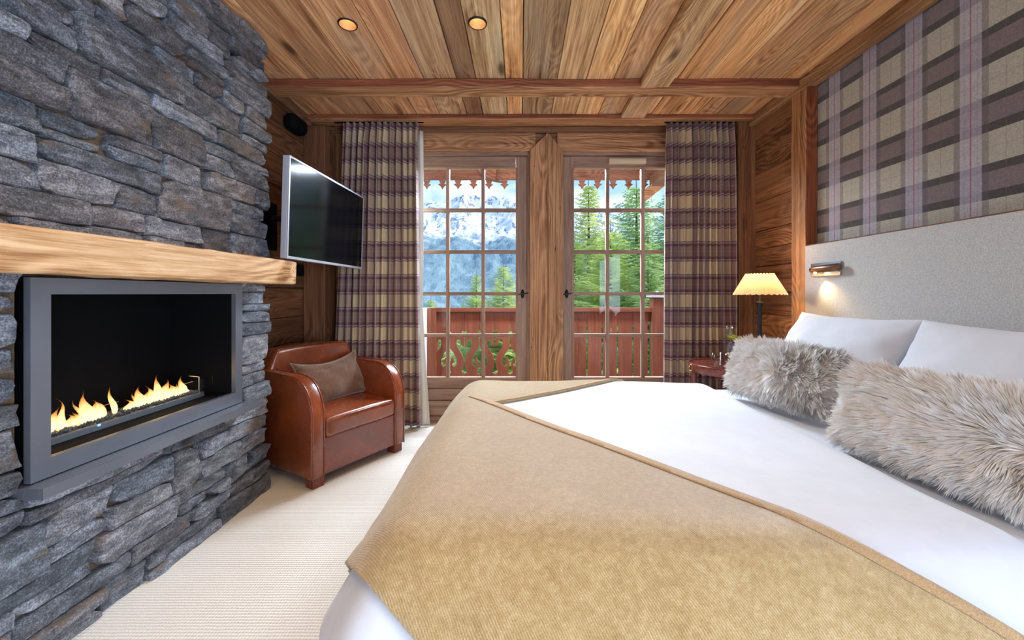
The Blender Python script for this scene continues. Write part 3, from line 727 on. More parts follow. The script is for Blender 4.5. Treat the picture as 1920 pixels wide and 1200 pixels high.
# ================================================================== headboard, bed
hb = empty('headboard', (1.89, 1.4, .2), 'tall oatmeal fabric headboard across the tartan wall', 'headboard')
obj('panel', B(1.845, XR-.002, -.35, 2.588, .15, 1.404), M['headboard'], hb, bevel=.010)
obj('cap_strip', B(1.85, XR-.002, -.35, 2.586, 1.4045, 1.411), M['dark_y'], hb)
TOP = .575
BX0, BX1, BY0, BY1 = -.355, 1.845, .80, 2.47
bed = empty('bed', (.75, 1.63, 0), 'wide double bed with white sheets, foot towards the fireplace', 'bed')
obj('bed_base', B(BX0+.14, BX1-.005, BY0+.10, BY1-.08, .04, .30), M['headboard'], bed, bevel=.02)
for x in (BX0+.2, BX1-.15):
    for y in (BY0+.16, BY1-.14): obj('leg', B(x-.03, x+.03, y-.03, y+.03, 0, .05), M['dark_z'], bed)
obj('mattress', rounded_box(BX0+.12, BX1-.004, BY0+.08, BY1-.06, .30, TOP-.045, .05, .12), M['sheet'], bed, smooth=True)
def bedfn(off):
    def fn(q, n):
        d = noise.noise(Vector((q.x*2.2, q.y*2.2, q.z*2))) * .010 + noise.noise(Vector((q.x*6, q.y*5, q.z*6))) * .003
        # gentle folds where the cloth falls at the foot corner
        fall = max(0, min(1, (TOP-.05-q.z)/.2))
        ang = math.atan2(q.y-(BY0+.25), q.x-(BX0+.25))
        near = max(0, 1 - ((q.x-BX0-.05)**2 + (q.y-BY0-.02)**2)/.10)
        d += fall*(.012*math.sin(q.x*17+q.y*9) + near*.020*math.sin(ang*13))
        d += fall*.095*(1-abs(n.z))
        d -= .012*max(0, 1-abs(q.x-.95)/.5)*max(0, n.z)*max(0, 1-abs(q.y-1.5)/.9)
        return q + n*(d+off)
    return fn
dv = rounded_box(BX0, 1.175, BY0, BY1, .09, TOP, .13, .03, bedfn(0), open_bottom=True)
# tuck the duvet's pillow end down flat
for v_ in dv.verts:
    if v_.co.x > 1.03:
        t = (v_.co.x-1.03)/.145; pass
duv = obj('duvet', dv, M['sheet'], smooth=True); tag(duv, 'smooth white cotton duvet spread over the bed below the pillows', 'duvet')

def halfspace(bm, co, no, cap=False):
    """keep the side the normal points to"""
    bmesh.ops.bisect_plane(bm, geom=bm.verts[:]+bm.edges[:]+bm.faces[:], plane_co=Vector(co), plane_no=Vector(no), clear_inner=True)
def thicken(bm, t):
    """give an open cloth surface real thickness outward and a rounded rim"""
    bmesh.ops.recalc_face_normals(bm, faces=bm.faces)
    bm.normal_update()
    up = sum((f.normal.z for f in bm.faces if abs(f.normal.z) > .9), 0)
    if up < 0: bmesh.ops.reverse_faces(bm, faces=bm.faces)
    bm.normal_update()
    g = bmesh.ops.solidify(bm, geom=bm.faces[:], thickness=-t)
    return bm
def clothcut(off, planes, t, step=.03):
    bm = rounded_box(BX0, 1.175, BY0, BY1, .09, TOP, .13, step, bedfn(off), open_bottom=True)
    for co, no in planes: halfspace(bm, co, no)
    return thicken(bm, t)
thr = empty('wool_throw', (.1, 1.5, 0), 'beige and golden wool throw folded over the foot of the bed', 'throw')
a = Vector((.89, -1.09, 0)); b = Vector((.246, -.02, -.183)); n1 = a.cross(b); n1 = n1 if n1.y < 0 else -n1; n1.normalize()
pE = Vector((.70, .845, TOP+.01))
n2 = Vector((-.04, -.163, 0)).normalized(); p2 = Vector((-.19, 1.915, TOP))
nh = Vector((.16, .17, .132)).normalized(); ph = Vector((-.352, .80, .578))
near_planes = [(pE, n1), (p2, n2), (ph, nh), ((0, 0, .22), (0, 0, 1))]
obj('upper_fold', clothcut(.017, near_planes, .009), M['throw'], thr, smooth=True)
obj('hem', clothcut(.0275, near_planes + [(pE + n1*.024, -n1)], .003), M['hem'], thr, smooth=True)
nf = Vector((.54, -.71, 0)); nf = Vector((-.54, .71, 0)).normalized(); pf = Vector((-.11, 1.865, TOP))
far_planes = [(pf, nf), ((0, 1.6, 0), (0, 1, 0)), ((0, 0, .26), (0, 0, 1))]
obj('lower_fold', clothcut(.003, far_planes, .010), M['throw'], thr, smooth=True)
obj('hem', clothcut(.0145, far_planes + [(pf + nf*.022, -nf)], .003), M['hem'], thr, smooth=True)
light_fix = 0

# pillows
def pillow_bm(w_, h, t, n=26, pinch=.055, seed=0, wr=.006, pw=.42):
    """cushion lying in its local XY plane, centre at origin"""
    bm = bmesh.new(); G = {}
    for side in (1, -1):
        for i in range(n+1):
            for j in range(n+1):
                u, v = -1+2*i/n, -1+2*j/n
                u = math.sin(u*math.pi/2*.999); v = math.sin(v*math.pi/2*.999)
                edge = abs(abs(u)-1) < 1e-3 or abs(abs(v)-1) < 1e-3 or i in (0, n) or j in (0, n)
                if side == -1 and edge: G[(side, i, j)] = G[(1, i, j)]; continue
                x = u*w_/2*(1-pinch*(1-v*v)); y = v*h/2*(1-pinch*1.4*(1-u*u))
                th = t/2*((1-u*u)*(1-v*v))**pw
                k = noise.noise(Vector((u*2.5+seed, v*2.5, side*3)))*wr*(0 if edge else 1) + noise.noise(Vector((u*6+seed, v*6, side*7)))*wr*.4*(0 if edge else 1)
                G[(side, i, j)] = bm.verts.new((x, y, side*(th + k*1.0)))
    for side in (1, -1):
        for i in range(n):
            for j in range(n):
                q = [G[(side, i, j)], G[(side, i+1, j)], G[(side, i+1, j+1)], G[(side, i, j+1)]]
                bm.faces.new(q if side == 1 else q[::-1])
    return bm
def basis(center, along, up):
    """local x -> along, local y -> up, z -> normal"""
    ax = Vector(along).normalized(); uz = Vector(up); uz = (uz - ax*uz.dot(ax)).normalized(); nz = ax.cross(uz)
    m = Matrix((ax, uz, nz)).transposed().to_4x4(); m.translation = Vector(center); return m
def put(bm, mtx): bmesh.ops.transform(bm, matrix=mtx, verts=bm.verts); return bm
for y, lab, sd, dx in ((2.035, 'white pillow against the headboard, the one nearer the lamp', 1, 0), (1.30, 'white pillow against the headboard, the one cut by the right edge', 5, -.01)):
    bm = put(pillow_bm(.73, .50, .20, 32, .075, sd, .012, .50), basis((1.575+dx, y, .775), (.03, -1, 0), (.50, 0, .83)))
    tag(obj('pillow', bm, M['pillow'], smooth=True), lab, 'pillow', 'white pillows on the bed')
# sheepskin cushions
def fur_cushion(label, c, along, up, w_, h, t, seed, strands=16000, flow=(0, 0)):
    rnd = np.random.RandomState(seed)
    core = pillow_bm(w_, h, t, 22, .03, seed, .006, .36)
    core.faces.ensure_lookup_table(); core.normal_update()
    mtx = basis(c, along, up); rot = mtx.to_3x3()
    root = empty('sheepskin_cushion', (mtx.translation.x, mtx.translation.y, mtx.translation.z-h*.42), label, 'cushion', 'sheepskin cushions on the bed')
    areas = np.array([f.calc_area() for f in core.faces]); areas /= areas.sum()
    pts = rnd.choice(len(areas), strands, p=areas)
    vs, fs, tips = [], [], []
    g = rot.inverted() @ Vector((0, 0, -1))
    faces = core.faces
    for fi in pts:
        f = faces[int(fi)]; co = [v.co for v in f.verts]
        r1, r2 = rnd.rand(), rnd.rand()
        p = (co[0]*(1-r1) + co[1]*r1)*(1-r2) + (co[3]*(1-r1) + co[2]*r1)*r2
        nrm = f.normal
        cl = noise.noise_vector(Vector((p.x*17+seed, p.y*17, p.z*9))); cl2 = noise.noise_vector(Vector((p.x*52+seed, p.y*52, p.z*30)))
        rad = Vector((p.x-flow[0], (p.y-flow[1])*1.3, 0)); rl = rad.length; rad = rad.normalized() if rl > 1e-6 else Vector((1, 0, 0))
        d = (nrm*1.0 + rad*(.55+1.2*min(1, rl/.2)) + g*.15 + cl*.9 + cl2*.9).normalized()
        L = .040*(1+.5*cl2.x)*rnd.uniform(.75, 1.25); wd = .0011*rnd.uniform(.8, 1.4)
        sd_ = d.cross(nrm); sd_ = sd_.normalized() if sd_.length > 1e-4 else Vector((1, 0, 0))
        b0 = len(vs); q = p.copy(); dd = (nrm*.9 + d).normalized()
        for k in range(4):
            ww = wd*(1, 1.1, .8, .12)[k]
            vs.append(tuple(q - sd_*ww)); vs.append(tuple(q + sd_*ww)); tips += [k/3., k/3.]
            dd = (dd*.55 + d*.55 + cl*.15 + g*.07).normalized(); q = q + dd*(L/3)
        for k in range(3): fs.append((b0+2*k, b0+2*k+1, b0+2*k+3, b0+2*k+2))
    vs = [tuple(mtx @ Vector(v)) for v in vs]
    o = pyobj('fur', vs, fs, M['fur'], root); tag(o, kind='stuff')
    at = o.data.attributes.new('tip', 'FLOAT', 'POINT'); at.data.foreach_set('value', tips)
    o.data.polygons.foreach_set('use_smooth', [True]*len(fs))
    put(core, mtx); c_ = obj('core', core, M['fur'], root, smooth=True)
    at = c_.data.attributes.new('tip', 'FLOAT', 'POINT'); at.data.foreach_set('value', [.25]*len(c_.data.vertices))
fur_cushion('short pale sheepskin cushion on the far side of the bed, nearer the lamp', (1.255, 1.925, .715), (.12, -.50, 0), (.30, .05, .90), .55, .26, .13, 3, 26000, (.02, .0))
fur_cushion('long pale sheepskin cushion in front, cut by the right edge', (1.245, 1.115, .705), (.10, -.62, 0), (.30, .05, .88), .68, .27, .14, 8, 36000, (.17, .0))

# ================================================================== curtains
def curtain(name_lab, x0t, x1t, x0b, x1b, y, ztop, zbot, folds, seed, lead=None):
    c = empty('curtain', ((x0b+x1b)/2, y, zbot), name_lab, 'curtain', 'plaid curtains at the garden doors')
    nu, nv = folds*10, 46; full = 2.0
    vs, fs, uvs = [], [], []
    rs = random.Random(seed); ph = [rs.uniform(-.5, .5) for _ in range(folds+3)]; am = [rs.uniform(.7, 1.25) for _ in range(folds+3)]
    for j in range(nv+1):
        t = j/nv; z = ztop + (zbot-ztop)*t
        for i in range(nu+1):
            s_ = i/nu; xa = x0t + (x1t-x0t)*s_; xb = x0b + (x1b-x0b)*s_
            x = xa + (xb-xa)*t
            k = s_*folds; i0 = min(int(k), folds-1); f_ = k-i0
            A = (am[i0]*(1-f_) + am[i0+1]*f_)
            pin = 1 if z > ztop-.02 else 1
            top = max(0, 1-(ztop-z)/.14)
            amp = (.044*A)*(1-.5*top)
            wob = (ph[i0]*(1-f_)+ph[i0+1]*f_)*.6
            yy = y + amp*math.sin(2*math.pi*(k + wob*.3*t)) + top*.010*math.sin(2*math.pi*k*3)
            xx = x + amp*.45*math.sin(4*math.pi*k + wob) * (.3+.7*t)
            vs.append((xx, yy + .008*math.sin(t*5+s_*9), z)); uvs.append((s_*(x1b-x0b)*full, z))
    for j in range(nv):
        for i in range(nu):
            a_ = j*(nu+1)+i; fs.append((a_, a_+1, a_+nu+2, a_+nu+1))
    me = bpy.data.meshes.new('drape'); me.from_pydata(vs, [], fs); me.update()
    ul = me.uv_layers.new(name='UVMap')
    flat = [c_ for p in me.polygons for v_ in p.vertices for c_ in uvs[v_]]
    ul.data.foreach_set('uv', flat)
    o = finish('drape', me, [M['curtain'], M['lining']], c, True)
    so = o.modifiers.new('t', 'SOLIDIFY'); so.thickness = .004; so.offset = 0
    # pinch pleat header and hooks
    for k in range(folds*1):
        x = x0t + (x1t-x0t)*(k+.25)/folds
        hk = bmesh.new(); tube(hk, [(x, y+.008, ztop-.001), (x, y+.004, ztop-.008), (x, y+.002, ztop-.02)], .0025, 6)
        obj('hook', hk, M['chrome'], c)
    return c
curtain('purple and cream plaid curtain to the left of the doors, behind the armchair', -1.43, -.825, -1.52, -.80, 3.235, 2.482, .03, 12, 5)
curtain('purple and cream plaid curtain to the right of the doors, behind the lamp', 1.185, 1.735, 1.165, 1.750, 3.235, 2.482, .03, 11, 9)
rb = bmesh.new(); box(rb, -1.5, -.78, 3.228, 3.242, 2.4795, 2.4845); r1 = obj('curtain_track', rb, M['black_metal']); tag(r1, 'slim black track carrying the left plaid curtain', 'curtain track')
rb = bmesh.new(); box(rb, 1.17, 1.75, 3.228, 3.242, 2.4795, 2.4845); r2 = obj('curtain_track', rb, M['black_metal']); tag(r2, 'slim black track carrying the right plaid curtain', 'curtain track')
# pale sheer lining hanging at the leading edge of the left curtain
vs, fs = [], []
for j in range(31):
    t = j/30; z = 2.44 - 2.42*t
    for i in range(13):
        s_ = i/12; vs.append((-.90 + (.10+.055*max(0, t-.6)/.4)*s_ + .004*math.sin(t*7), 3.30 + .008*math.sin(s_*14+t*2), z))
for j in range(30):
    for i in range(12): a_ = j*13+i; fs.append((a_, a_+1, a_+14, a_+13))
ln = pyobj('curtain_lining', vs, fs, M['lining'], None, True); so = ln.modifiers.new('t', 'SOLIDIFY'); so.thickness = .002
tag(ln, 'narrow cream lining cloth peeping out beside the left curtain', 'curtain lining')

# ================================================================== television
TVY0, TVY1 = 2.11, 3.045
tv = empty('television', (-1.24, (TVY0+TVY1)/2, 1.28), 'flat black television with a silver rim on a wall arm beside the stonework', 'television')
tvm = Matrix.Translation((-1.232, TVY0, 1.285)) @ Matrix.Rotation(R(-1.6), 4, 'Z') @ Matrix.Rotation(R(1.6), 4, 'Y')
TW, TH = .937, .545
bm = bmesh.new(); box(bm, -.035, -.004, 0, TW, 0, TH); obj('casing', put(bm, tvm), M['silver'], tv, bevel=.003)
bm = bmesh.new()
for q in ((0, TW, 0, .014), (0, TW, TH-.010, TH), (0, .010, .014, TH-.010), (TW-.010, TW, .014, TH-.010)): box(bm, -.004, .003, q[0], q[1], q[2], q[3])
obj('rim', put(bm, tvm), M['silver'], tv)
bm = bmesh.new(); box(bm, -.003, .0005, .010, TW-.010, .014, TH-.010); obj('screen', put(bm, tvm), M['tv_screen'], tv)
bm = bmesh.new(); box(bm, -.07, -.035, .35, .60, .14, .40); obj('mount_plate', put(bm, tvm), M['black_metal'], tv, bevel=.003)
bm = bmesh.new(); box(bm, XL+.004, XL+.04, 2.68, 2.80, 1.40, 1.72); wp = obj('wall_bracket', bm, M['black_metal'], tv, bevel=.003)
bm = bmesh.new(); tube(bm, [(XL+.04, 2.74, 1.56), (-1.50, 2.45, 1.56)], .02); tube(bm, [(-1.50, 2.45, 1.56), (-1.32, 2.57, 1.56)], .02); obj('swing_arm', bm, M['black_metal'], tv)
# speaker under the wall plate
sp = empty('speaker', (-1.68, 3.02, 2.30), 'small oval black speaker high on the left panelling', 'speaker')
bm = rounded_box(-1.735, -1.625, 2.90, 3.10, 2.30, 2.425, .052, .03); obj('housing', bm, M['black_metal'], sp, smooth=True)
bm = B(XL+.004, -1.70, 2.98, 3.02, 2.33, 2.38); obj('wall_bracket', bm, M['black_metal'], sp)
sk = obj('socket_box', B(XL+.006, -1.70, 3.07, 3.15, 1.235, 1.32), M['black_metal'], bevel=.004); tag(sk, 'small black box on the left panelling beyond the mantel end', 'box')

# ================================================================== armchair
AW, AD = .69, .66
theta = math.atan2(.5, .866)  # width direction is (.5,.866)
CH = empty('leather_armchair', (-1.155, 2.215, 0), 'tan brown leather club armchair in the corner beside the fireplace', 'armchair')
# local x: along the front (width), local y: backwards
cm = Matrix(((.5, -.866, 0, -1.155), (.866, .5, 0, 2.215), (0, 0, 1, 0), (0, 0, 0, 1)))
def cobj(name, bm, mat=None, parent=None, **kw): return obj(name, put(bm, cm), mat or M['leather'], parent or CH, **kw)
def arm_profile(off=0):
    p = [(0+off, .055), (0+off, .40)]
    for k in range(1, 11):
        a_ = k/10*math.pi/2; p.append((.20 - (.20-off)*math.cos(a_), .40 + (.215-off)*math.sin(a_)))
    p += [(.45, .618-off), (.58, .632-off), (.655-off, .65-off), (.66-off, .40), (.62, .055)]
    return p
for x0, x1 in ((0, .085), (AW-.085, AW)):
    bm = bmesh.new(); prism(bm, arm_profile(), 'x', x0, x1)
    bmesh.ops.dissolve_limit(bm, angle_limit=.01, verts=bm.verts, edges=bm.edges)
    ar = cobj('arm', bm, bevel=.014, smooth=True)
    for xe in (x0+.008, x1-.008):
        tb = bmesh.new(); pts = [(xe, y-.001, z) for y, z in arm_profile(.0)[:14]]; tube(tb, pts, .004, 6); put(tb, cm)
        obj('piping', tb, M['leather'], ar, smooth=True)
cobj('front_panel', B(.083, AW-.083, .012, .05, .058, .272), bevel=.008, smooth=False, color=(.80, .62, .62))
cobj('seat_base', B(.083, AW-.083, .05, .60, .06, .265), bevel=.006)
sc_ = rounded_box(.087, AW-.087, -.004, .52, .268, .372, .024, .04, lambda q, n: q + Vector((0, 0, .018*max(0, n.z)*math.cos((q.x-AW/2)*3.0)*math.cos((q.y-.26)*3.2) + .003*noise.noise(q*9))))
seat = cobj('seat_cushion', sc_, smooth=True)
tb = bmesh.new(); pr = [(.095, .0, .362), (.25, -.003, .372), (.45, -.003, .372), (AW-.095, .0, .362)]; tube(tb, pr, .004, 6); put(tb, cm); obj('piping', tb, M['leather'], seat, smooth=True)
# back: wide slab with a rolled top, leaning back
bk = rounded_box(.03, AW-.03, .50, .655, .10, .752, .035, .04,
     lambda q, n: Vector((AW/2 + (q.x-AW/2)*(1 - .16*max(0, (q.z-.62)/.13)) , q.y + .06*max(0, (q.z-.3))*1.0 - .03 + (-.03*(1-((q.x-AW/2)/.3)**2) * (1 if n.y < -.3 else 0))*-1 , q.z - .012*abs((q.x-AW/2)/.3)**2)))
cobj('backrest', bk, smooth=True)
for sx in (1, -1):
    tb = bmesh.new(); xx = AW/2 + sx*.255
    tube(tb, [(xx+sx*.03, .50, .55), (xx+sx*.025, .503, .64), (xx-sx*.01, .508, .74)], .0045, 6); put(tb, cm); obj('piping', tb, M['leather'], CH, smooth=True)
for x in (.015, AW-.085):
    for y in (.012, .54): cobj('leg', B(x, x+.07, y, y+.07, 0, .058), M['mahog_z'], bevel=.004)
# brown scatter cushion
cush = empty('scatter_cushion', (-1.33, 2.62, .37), 'brown velvet scatter cushion with a piped edge on the leather armchair', 'cushion')
mt_ = cm @ basis((.395, .37, .505), (1, .06, .05), (0, .42, .90))
bm = pillow_bm(.50, .29, .13, 26, .10, 4, .016, .40)
for v_ in bm.verts: v_.co.y += .030*(v_.co.x/.25)**2*(1 if v_.co.y > 0 else 0)
b2 = bmesh.new(); rim = []
n_ = 26
for k in range(4*n_):
    s_, t_ = divmod(k, n_); a_ = -1+2*t_/n_; u, v = ((a_, -1), (1, a_), (-a_, 1), (-1, -a_))[s_]
    u_, v2 = math.sin(u*math.pi/2*.999), math.sin(v*math.pi/2*.999)
    x = u_*.25*(1-.10*(1-v2*v2)); y = v2*.145*(1-.14*(1-u_*u_)); y += .030*(x/.25)**2*(1 if y > 0 else 0)
    rim.append((x*1.01, y*1.01, 0))
tube(b2, rim + [rim[0]], .004, 6, cap=False)
obj('cover', put(bm, mt_), M['velvet'], cush, smooth=True); obj('piping', put(b2, mt_), fabric('velvet_piping', (.24, .14, .085), (.34, .21, .13), 90), cush, smooth=True)

# ================================================================== bedside table and its things
TX, TY, TZ = 1.47, 2.83, .60
tb_ = empty('side_table', (TX, TY, 0), 'round mahogany side table with a galleried edge beside the bed', 'table')
bm = bmesh.new(); lathe(bm, [(.01, TZ-.014), (.245, TZ-.014), (.245, TZ-.004), (.01, TZ-.004)], TX, TY, 64); obj('table_top', bm, M['mahog_x'], tb_, smooth=False)
bm = bmesh.new(); lathe(bm, [(.243, TZ-.052), (.255, TZ-.052), (.256, TZ), (.253, TZ+.006), (.246, TZ+.004), (.243, TZ-.01), (.243, TZ-.052)], TX, TY, 72, cap=False); obj('apron', bm, M['mahog_x'], tb_, smooth=True)
for k in range(4):
    a_ = R(165+90*k); px, py = TX+.222*math.cos(a_), TY+.222*math.sin(a_)
    bm = bmesh.new(); lathe(bm, [(.013, 0), (.016, .03), (.012, .05), (.017, .3), (.02, .50), (.02, TZ-.014)], px, py, 12); obj('leg', bm, M['mahog_z'], tb_, smooth=True)
bm = bmesh.new(); lathe(bm, [(.01, .20), (.20, .20), (.20, .215), (.01, .215)], TX, TY, 48); obj('lower_shelf', bm, M['mahog_x'], tb_)
for sg in (1,):
    bm = bmesh.new(); hx_ = TX-.262
    pts = [(hx_, TY+.03*math.cos(t)*.8, TZ-.025+.024*math.sin(t)) for t in [i/16*2*math.pi for i in range(17)]]
    tube(bm, pts, .0035, 8); obj('ring_handle', bm, M['brass'], tb_, smooth=True)
def tumbler(x, y, lab):
    bm = bmesh.new(); z = TZ-.0035
    lathe(bm, [(.0005, z), (.031, z), (.033, z+.004), (.0375, z+.100), (.0355, z+.100), (.031, z+.020), (.0005, z+.016)], x, y, 32)
    tag(obj('tumbler', bm, M['drink_glass'], smooth=True), lab, 'glass', 'tumblers on the side table')
tumbler(1.335, 2.715, 'clear glass tumbler on the side table, the one nearer the garden doors')
tumbler(1.418, 2.70, 'clear glass tumbler on the side table, the one nearer the bed head')
cf = empty('carafe', (1.50, 2.86, TZ-.0035), 'clear glass carafe holding a green lime on the side table', 'carafe')
bm = bmesh.new(); z = TZ-.0035; X_, Y_ = 1.50, 2.86
lathe(bm, [(.0005, z), (.046, z), (.049, z+.006), (.050, z+.150), (.046, z+.175), (.030, z+.192), (.027, z+.21), (.028, z+.275), (.0265, z+.275), (.025, z+.21), (.028, z+.190), (.043, z+.173), (.047, z+.148), (.046, z+.012), (.0005, z+.010)], X_, Y_, 36)
obj('bottle', bm, M['drink_glass'], cf, smooth=True)
lime = empty('lime_and_leaves', (1.495, 2.80, .775), 'green and yellow leafy lime sprig at the shoulder of the carafe', 'plant')
gm = fabric('lime_skin', (.10, .20, .02), (.50, .48, .05), 30, .4, 0, .1)
for k, (dx, dz, rx) in enumerate(((-.03, .008, .5), (0, .014, .1), (.022, .002, -.5), (.035, -.010, -.8), (-.012, .004, .2))):
    bm = bmesh.new(); lathe(bm, [(.0005, -.012), (.010, -.010), (.016, 0), (.010, .010), (.0005, .012)], 0, 0, 14)
    put(bm, Matrix.Translation((1.50+dx, 2.80, .785+dz)) @ Matrix.Rotation(rx, 4, 'Y') @ Matrix.Diagonal((1.5, .8, .9, 1))); obj('leaf', bm, gm, lime, smooth=True)
obj('stem', tube(bmesh.new(), [(1.50, 2.806, .79), (1.50, 2.832, .81), (1.50, 2.845, .86)], .002, 6), gm, lime)
# table lamp
LX, LY = 1.605, 2.68
lp = empty('table_lamp', (LX, LY, TZ-.0035), 'lit table lamp with a cream pleated shade and dark column', 'lamp')
bm = bmesh.new(); z = TZ-.0035
lathe(bm, [(.001, z), (.052, z), (.052, z+.008), (.040, z+.014), (.020, z+.022), (.013, z+.04), (.0135, z+.40), (.018, z+.425), (.026, z+.438), (.020, z+.446), (.008, z+.452), (.006, z+.50), (.001, z+.50)], LX, LY, 24)
obj('column', bm, M['iron'], lp, smooth=True)
bm = bmesh.new(); seg = 140; zb, zt = 1.092, 1.230
rings = []
for z_, r_, ph in ((zb, .158, 1), (zb+.004, .157, 1), (zt-.003, .084, 1), (zt, .083, 1)):
    rings.append([bm.verts.new((LX+(r_+(.0022 if i % 2 else -.0022))*math.cos(2*math.pi*i/seg), LY+(r_+(.0022 if i % 2 else -.0022))*math.sin(2*math.pi*i/seg), z_ + ((.0035*math.cos(2*math.pi*i/seg*28)) if z_ in (zb, zt) else 0))) for i in range(seg)])
for a_, b_ in zip(rings, rings[1:]):
    for i in range(seg): bm.faces.new((a_[i], a_[(i+1) % seg], b_[(i+1) % seg], b_[i]))
shd = obj('shade', bm, M['shade'], lp)
bm = bmesh.new(); bmesh.ops.create_uvsphere(bm, u_segments=16, v_segments=10, radius=.022, matrix=Matrix.Translation((LX, LY, 1.14))); obj('bulb', bm, M['bulb'], lp, smooth=True)
light('lamp_light', 'POINT', (LX, LY, 1.175), 2.3, (1, .62, .30), shadow_soft_size=.03)

# reading light on the headboard
rl = empty('reading_light', (1.84, 2.42, 1.20), 'small bronze reading spotlight on a chrome plate on the headboard', 'wall lamp')
obj('plate', B(1.832, 1.847, 2.290, 2.520, 1.205, 1.285), M['chrome'], rl, bevel=.003)
bm = bmesh.new(); tube(bm, [(1.812, 2.262, 1.250), (1.810, 2.272, 1.250), (1.803, 2.445, 1.246), (1.80, 2.470, 1.244), (1.80, 2.480, 1.244)], [.012, .022, .022, .017, .004], 20); obj('barrel', bm, M['bronze'], rl, smooth=True)
bm = bmesh.new(); tube(bm, [(1.834, 2.33, 1.235), (1.812, 2.33, 1.235)], .010, 12); obj('pivot', bm, M['chrome'], rl)
bm = bmesh.new(); bmesh.ops.create_uvsphere(bm, u_segments=14, v_segments=8, radius=.008, matrix=Matrix.Translation((1.797, 2.435, 1.226))); obj('lens', bm, M['led'], rl, smooth=True)
light('reading_beam', 'SPOT', (1.79, 2.435, 1.212), 3.0, (1, .70, .36), Vector((.10, -.35, -1)).to_track_quat('-Z', 'Y').to_euler(), spot_size=R(95), spot_blend=.9, shadow_soft_size=.015)

# ceiling downlights
def downlight(x, y, lab, seen=True):
    z = ZC
    d = empty('downlight', (x, y, z-.004), lab, 'ceiling light', 'recessed ceiling downlights')
    bm = bmesh.new(); lathe(bm, [(.043, z-.006), (.048, z-.007), (.050, z-.003), (.050, z+.002), (.043, z+.002), (.043, z-.006)], x, y, 36, cap=False); obj('rim', bm, M['iron'], d, smooth=True)
    dp = .055 if seen else -.002
    bm = bmesh.new(); lathe(bm, [(.0425, z-.006), (.040, z+dp*.5), (.033, z+dp)], x, y, 36, cap=False); obj('reflector', bm, M['reflector'], d, smooth=True)
    bm = bmesh.new(); lathe(bm, [(.0005, z+dp-.002), (.031, z+dp-.002), (.034, z+dp+.002), (.0005, z+dp+.003)], x, y, 30); obj('bulb', bm, M['bulb'], d, smooth=True)
    light('downlight_beam', 'SPOT', (x, y, z-.03), 15 if y > .2 else 11, (1, .72, .42), (0, 0, 0), spot_size=R(120), spot_blend=.9, shadow_soft_size=.04)
k_ = 750*(ZC-EYE)
for px, py, lab in ((652, 45, 'lit recessed gold ceiling downlight, the one nearer the stone fireplace'), (895.5, 43, 'lit recessed gold ceiling downlight nearer the middle of the ceiling')):
    Y_ = k_/(550-py); downlight((px-975)/750*Y_, Y_, lab)
for x, y, lab in ((-.92, .55, 'lit recessed ceiling downlight over the near end of the stone fireplace, out of the photo'), (-.23, .55, 'lit recessed ceiling downlight over the near foot corner of the bed, out of the photo'), (.95, -.4, 'lit recessed ceiling downlight by the tartan wall beyond the near side of the bed'), (-.6, -1.1, 'lit recessed ceiling downlight over the open carpet at the rear of the room')):
    downlight(x, y, lab, False)

# ================================================================== outside
OUT = -.12
bal = obj('balcony_deck', (lambda bm: ([box(bm, -2.6+.142*i, -2.6+.142*i+.136, YB+.13, 4.95, OUT-.04, OUT) for i in range(40)], bm)[-1])(bmesh.new()), M['rail_y']); tag(bal, 'red-brown boarded balcony floor outside the doors', 'balcony floor')
RY = 4.70; PX = 750/RY
rail = empty('balcony_railing', (0, RY, OUT), 'red-brown wooden balcony railing with scroll cut-outs', 'railing')
rtop = EYE - 27/PX
obj('top_rail', B(-1.02, 1.56, RY-.05, RY+.07, rtop-.045, rtop), M['rail_x'], rail, bevel=.008)
obj('upper_rail', B(-1.02, 1.56, RY+.012, RY+.05, rtop-.16, rtop-.045), M['rail_x'], rail, bevel=.004)
obj('lower_rail', B(-1.02, 1.56, RY+.012, RY+.05, OUT+.06, OUT+.15), M['rail_x'], rail, bevel=.004)
def zy(p): return EYE - (p-550)/PX
# half cut-outs measured from the joint line, (inset in metres, height)
q = 1/PX
cutA = [(0, zy(622)), (2*q, zy(619)), (5*q, zy(622)), (5*q, zy(627)), (1*q, zy(632)), (.8*q, zy(636)), (.8*q, zy(650)), (3.5*q, zy(648)), (6*q, zy(644)), (6.5*q, zy(639)), (9*q, zy(636)), (13*q, zy(637)), (14.5*q, zy(642)), (13*q, zy(650)), (7*q, zy(660)), (2.2*q, zy(668)), (1.4*q, zy(676)), (1.4*q, zy(688)), (5*q, zy(695)), (4.5*q, zy(699)), (1*q, zy(700)), (0, zy(703))]
cutB = [(0, zy(616)), (.8*q, zy(620)), (4*q, zy(624)), (4*q, zy(629)), (.8*q, zy(634)), (.8*q, zy(648)), (2*q, zy(653)), (9*q, zy(662)), (14.5*q, zy(674)), (14*q, zy(683)), (10*q, zy(688)), (5.5*q, zy(685)), (5*q, zy(681)), (8.5*q, zy(681)), (9*q, zy(676)), (6*q, zy(670)), (1.6*q, zy(678)), (1.2*q, zy(688)), (4.5*q, zy(696)), (4*q, zy(700)), (.6*q, zy(701)), (0, zy(704))]
cutS = [(0, zy(608)), (1.4*q, zy(612)), (1.4*q, OUT+.18), (0, OUT+.17)]
def board(xa, xb, ca, cb):
    zt, zb_ = rtop-.05, OUT+.07
    L_ = [(xa+.0015 + d, z) for d, z in ca]; R_ = [(xb-.0015 - d, z) for d, z in cb]
    poly = [(xa+.0015, zt)] + L_ + [(xa+.0015, zb_), (xb-.0015, zb_)] + R_[::-1] + [(xb-.0015, zt)]
    bm = bmesh.new(); prism(bm, poly, 'y', RY-.014, RY+.010)
    obj('baluster_board', bm, M['rail_z'], rail, color=(random.uniform(.85, 1.15),)*3)
